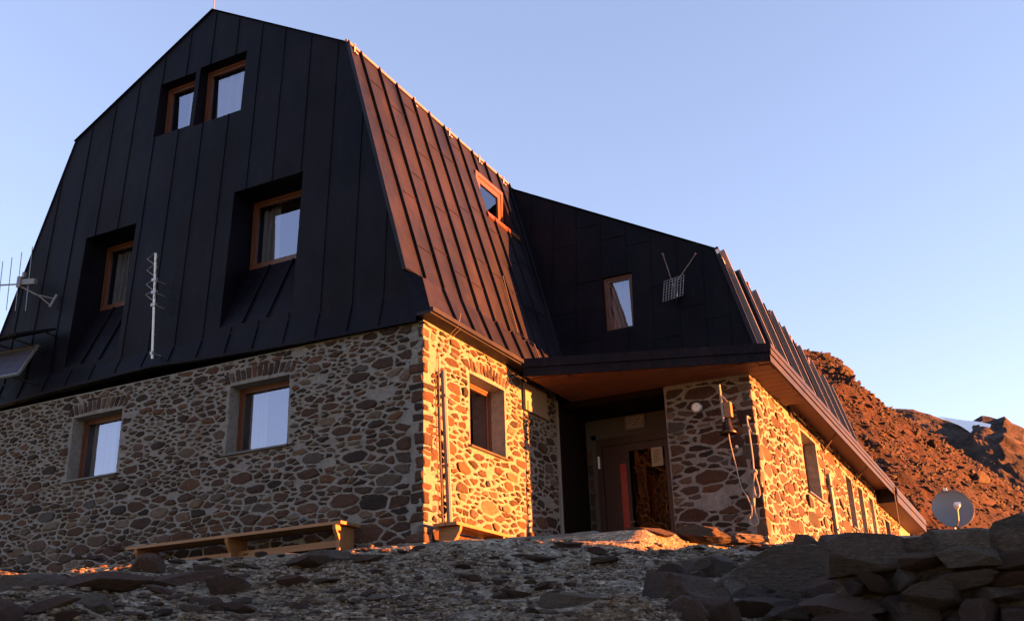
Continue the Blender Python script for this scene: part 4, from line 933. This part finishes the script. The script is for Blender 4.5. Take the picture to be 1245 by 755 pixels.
# scattered rocks, one object each
rnd = random.Random(77); cnt = 0
while cnt < 190:
    px, py = rnd.uniform(-20, 1070), rnd.uniform(664, 752)
    p = pix(px, py)
    if p.y > lerp_pts(EDGE, p.x) - 0.1: continue
    dist = (p - CAM).length; s = rnd.uniform(0.028, 0.06) * (1 + 1.2*rnd.random()**3)
    if px < 300 and py > 690: s *= 1.35
    if noise.noise(Vector((p.x*0.9, p.y*0.9, 3))) < 0.02 and rnd.random() < 0.75 and px > 300: continue
    if any((p.x-a)**2 + (p.y-b_)**2 < (0.5*c + s)**2 for a, b_, c in placed): continue
    placed.append((p.x, p.y, s)); cnt += 1
    rock((p.x, p.y, p.z + s*0.12), (s*rnd.uniform(1, 1.7), s*rnd.uniform(0.8, 1.2), s*rnd.uniform(0.3, 0.7)), (rnd.uniform(-.25, .25), rnd.uniform(-.25, .25), rnd.uniform(0, 6.28)), rnd.randrange(12),
         'small loose rock lying on the gravel slope before the hut', 'loose rocks scattered on the slope')
rnd = random.Random(91); cnt = 0
while cnt < 62:
    px, py = rnd.uniform(800, 1120), rnd.uniform(690, 760)
    if py < 690 + (1075 - px) * 0.10 - 20: continue
    p = pix(px, py); s = rnd.uniform(0.05, 0.17); cnt += 1
    rock((p.x, p.y, p.z + s*0.2), (s*rnd.uniform(1, 1.6), s*rnd.uniform(0.8, 1.2), s*rnd.uniform(0.5, 0.9)), (rnd.uniform(-.5, .5), rnd.uniform(-.5, .5), rnd.uniform(0, 6.28)), rnd.randrange(22),
         'dark angular rock in the rubble beside the dry stone wall', 'dark rubble beside the dry stone wall', M['dryrock'])
# gravel
b = MB(); rnd = random.Random(5)
def peb(x, y, s, dz=0.0, tone=None):
    vs_, fs = PEB[rnd.randrange(10)]; rz = rnd.uniform(0, 6.28); c, s_ = math.cos(rz), math.sin(rz); z = height(x, y) + dz
    a, e, h = s*rnd.uniform(0.8, 1.6), s*rnd.uniform(0.7, 1.1), s*rnd.uniform(0.4, 0.8)
    b.add([(x + (v[0]*c*a - v[1]*s_*e), y + (v[0]*s_*a + v[1]*c*e), z + v[2]*h + h*0.1) for v in vs_], fs, 0, max(0.004, rnd.random() if tone is None else tone))
n = 0
while n < 36000:
    px, py = rnd.uniform(-30, 1090), 655 + 105*rnd.random()**0.8
    p = pix(px, py)
    if p.y > lerp_pts(EDGE, p.x) + 0.5 or p.y < -11: continue
    d = (p - CAM).length
    s = rnd.choice((0.005, 0.006, 0.007, 0.008, 0.009, 0.010, 0.012, 0.014, 0.016, 0.02, 0.026, 0.036)) * (0.5 + d/14)
    if noise.noise(Vector((p.x*0.7, p.y*0.7, 9))) < 0.0 and rnd.random() < 0.72: continue
    if p.y > lerp_pts(EDGE, p.x) - 1.6 and rnd.random() < 0.55: continue
    peb(p.x, p.y, s); n += 1
for k in range(900):                               # heap behind the boulders
    p = pix(rnd.gauss(1015, 40), rnd.uniform(655, 700)); peb(p.x + rnd.uniform(-.1, .1), p.y, rnd.uniform(0.025, 0.07), 0.02, rnd.uniform(0.3, 1.0))
struct(obj('gravel', b, M['gravel'], None), 'stuff')

# dry stone wall -------------------------------------------------------------------------------
dw = thing('dry_stone_wall', 'low wall of dark stacked dry stones in the shade', 'stone wall', (8.0, -6.3, -1.9))
rnd = random.Random(15); z = -2.24; row = 0
while z < -1.54:
    h = rnd.uniform(0.08, 0.15); x = 6.72 - rnd.uniform(0, 0.25) + 0.06*row
    while x < 10.6:
        L_ = rnd.choice((0.12, 0.16, 0.2, 0.26, 0.3, 0.38)); hh = h * rnd.uniform(0.7, 1.2)
        o = bpy.data.objects.new('stone', ROCKME[12 + rnd.randrange(10) if rnd.random() < 0.6 else rnd.randrange(12)]); col.objects.link(o); o.parent = dw
        o.location = Vector((x + L_/2, -6.60 + 0.035*row + rnd.uniform(-.07, .05), z + hh/2)) - dw.location
        o.scale = (L_*0.80, rnd.uniform(0.2, 0.36), hh*0.86); o.rotation_euler = (rnd.uniform(-.2, .2) + (math.pi if rnd.random() < .4 else 0), rnd.uniform(-.16, .16), rnd.uniform(-.35, .35) + (math.pi if rnd.random() < .5 else 0))
        o.material_slots[0].link = 'OBJECT'; o.material_slots[0].material = M['dryrock']
        x += L_ + rnd.uniform(0.0, 0.03)
    z += h*1.0; row += 1
for (x, y, zz, sz, rz, k, lab) in ((7.10, -6.42, -1.47, (0.36, 0.30, 0.17), 0.15, 15, 'long brown capstone'), (8.16, -6.3, -1.46, (0.46, 0.40, 0.26), -0.2, 9, 'tall grey angular capstone'), (9.0, -6.3, -1.48, (0.5, 0.4, 0.2), 0.1, 19, None), (7.62, -6.45, -1.46, (0.22, 0.26, 0.13), 0.3, 13, None)):
    o = bpy.data.objects.new('capstone', ROCKME[k]); col.objects.link(o); o.parent = dw; o.location = Vector((x, y, zz)) - dw.location; o.scale = sz; o.rotation_euler = (0.08, 0.05, rz)
    o.material_slots[0].link = 'OBJECT'; o.material_slots[0].material = M['dryrock']
    if lab: o['label'] = lab
b = MB(); b.box(6.9, 10.6, -6.5, -6.3, -2.2, -1.4); obj('wall_core', b, M['dryrock'], dw)

# ------------------------------------------------------------------ hill and far ridge
def dirw(az, el): return Vector((math.cos(R(az)), math.sin(R(az)), math.tan(R(el))))
def hill_mesh(crest, base, rows, colsn, amp, sc, back=40, seed=0, fn=None):
    """crest/base: lists of world points (same length); surface between them, rough; falls away behind"""
    def interp(L, t):
        f = t * (len(L)-1); i = min(int(f), len(L)-2); return L[i].lerp(L[i+1], f-i)
    b = MB(); pts = []
    rws = [-1.0, -0.4, -0.15] + [i/rows for i in range(rows+1)]
    for r_ in rws:
        for c in range(colsn+1):
            t = c/colsn; A, B = interp(crest, t), interp(base, t)
            if r_ >= 0: p = A.lerp(B, r_)
            else:
                hd = Vector((A.x-B.x, A.y-B.y, 0)).normalized(); p = A + hd*back*(-r_) + Vector((0, 0, back*0.8*r_))
            q = p*sc + Vector((seed, 0, 0))
            k = amp * (0.35 + 0.65*min(1, abs(r_)*6))
            dz = k * (noise.hetero_terrain(q, 0.8, 2.1, 6, 0.4) - 0.4) * 0.6 + k*0.35*abs(noise.noise(q*5.1))
            p = p + Vector((k*0.5*noise.noise(q*2.3 + Vector((5, 0, 0))), k*0.5*noise.noise(q*2.3 + Vector((0, 9, 0))), dz)); pts.append(p)
    n_ = colsn+1; b.add(pts, [(j*n_+i, j*n_+i+1, (j+1)*n_+i+1, (j+1)*n_+i) for j in range(len(rws)-1) for i in range(colsn)])
    return b, pts
P_ = lambda az, el, d: CAM + dirw(az, el)*d
crest = [P_(106, 19.6, 95), P_(102, 18.2, 100), P_(100, 17.3, 105), P_(98.2, 16.9, 110), P_(97.2, 15.2, 117), P_(95.6, 13.4, 130), P_(94, 12.2, 145), P_(92, 10.4, 165), P_(90.3, 8.6, 185), P_(88, 6.3, 205)]
base = [Vector((-4, 40, 0)), Vector((-1, 42, -1)), Vector((2, 45, -2)), Vector((5, 47, -3)), Vector((9, 50, -4)), Vector((13, 55, -5)), Vector((17, 62, -6)), Vector((21, 72, -7)), Vector((26, 84, -8)), Vector((32, 96, -9))]
HR, HC = 190, 240
b, hp = hill_mesh(crest, base, HR, HC, 1.5, 0.14, 40, 3)
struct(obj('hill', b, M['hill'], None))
b = MB(); rnd = random.Random(44)
rows0 = 3*(HC+1)
for k in range(9500):
    i = rows0 + rnd.randrange(HR*(HC+1)); p = hp[min(i, len(hp)-1)]; dcam = (p - CAM).length
    s = rnd.choice((0.10, 0.13, 0.16, 0.2, 0.26, 0.36)) * dcam/95 * (1.0 if rnd.random() > 0.006 else 2.6)
    vs_, fs = PEB[rnd.randrange(10) if s < 0.6 else 10 + rnd.randrange(6)]; rz = rnd.uniform(0, 6.28); c, s_ = math.cos(rz), math.sin(rz); a, e, h = s*rnd.uniform(.8, 1.6), s*rnd.uniform(.7, 1.1), s*rnd.uniform(.5, 1.0)
    ti, ci, si = rnd.uniform(-.5, .5), 1, 0
    b.add([(p.x + v[0]*c*a - v[1]*s_*e, p.y + v[0]*s_*a + v[1]*c*e, p.z + v[2]*h + ti*v[0]*a) for v in vs_], fs, 0, max(0.004, rnd.random()*0.8))
struct(obj('scree', b, M['scree'], None), 'stuff')
def PX_(px, py, d):                            # point at horizontal distance d under a sight line of the survey photograph
    v = cF*1237.12 + cR*(px-622.5) - cU*(py-377.5); return CAM + v * (d / math.hypot(v.x, v.y))
prof = [(985, 495), (1060, 494), (1110, 495), (1146, 508), (1163, 512), (1181, 511), (1192, 503), (1202, 504), (1211, 506), (1221, 503), (1230, 511), (1244, 518), (1300, 560), (1380, 610)]
cr2 = [PX_(x, y + 2, 300) for x, y in prof]; bs2 = [PX_(x, 690, 190) for x, y in prof]
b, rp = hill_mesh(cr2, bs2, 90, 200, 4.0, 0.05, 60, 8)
struct(obj('far_ridge', b, M['ridge'], None))
sn = MB(); dd = lambda y: 300 - 110*(y - 510)/180 - 9.0
U = [(1140, 506), (1163, 509), (1181, 511), (1193, 513), (1205, 516)]; D_ = [(1146, 508), (1166, 517), (1180, 526), (1190, 533), (1199, 530)]
for r_ in range(9):
    for c in range(25):
        t = c/24*4; i = min(int(t), 3); f = t - i; q = r_/8
        ux, uy = U[i][0] + (U[i+1][0]-U[i][0])*f, U[i][1] + (U[i+1][1]-U[i][1])*f; lx, ly = D_[i][0] + (D_[i+1][0]-D_[i][0])*f, D_[i][1] + (D_[i+1][1]-D_[i][1])*f
        x, y = ux + (lx-ux)*q, uy + (ly-uy)*q; p = PX_(x, y, dd(y)); sn.v.append(p + Vector((0, 0, 0.35*noise.noise(p*0.2)))); sn.t.append(0.0)
sn.f = [(j*25+i, j*25+i+1, (j+1)*25+i+1, (j+1)*25+i) for j in range(8) for i in range(24)]; sn.mi = [0]*len(sn.f)
struct(obj('snow', sn, M['snow'], None, True))
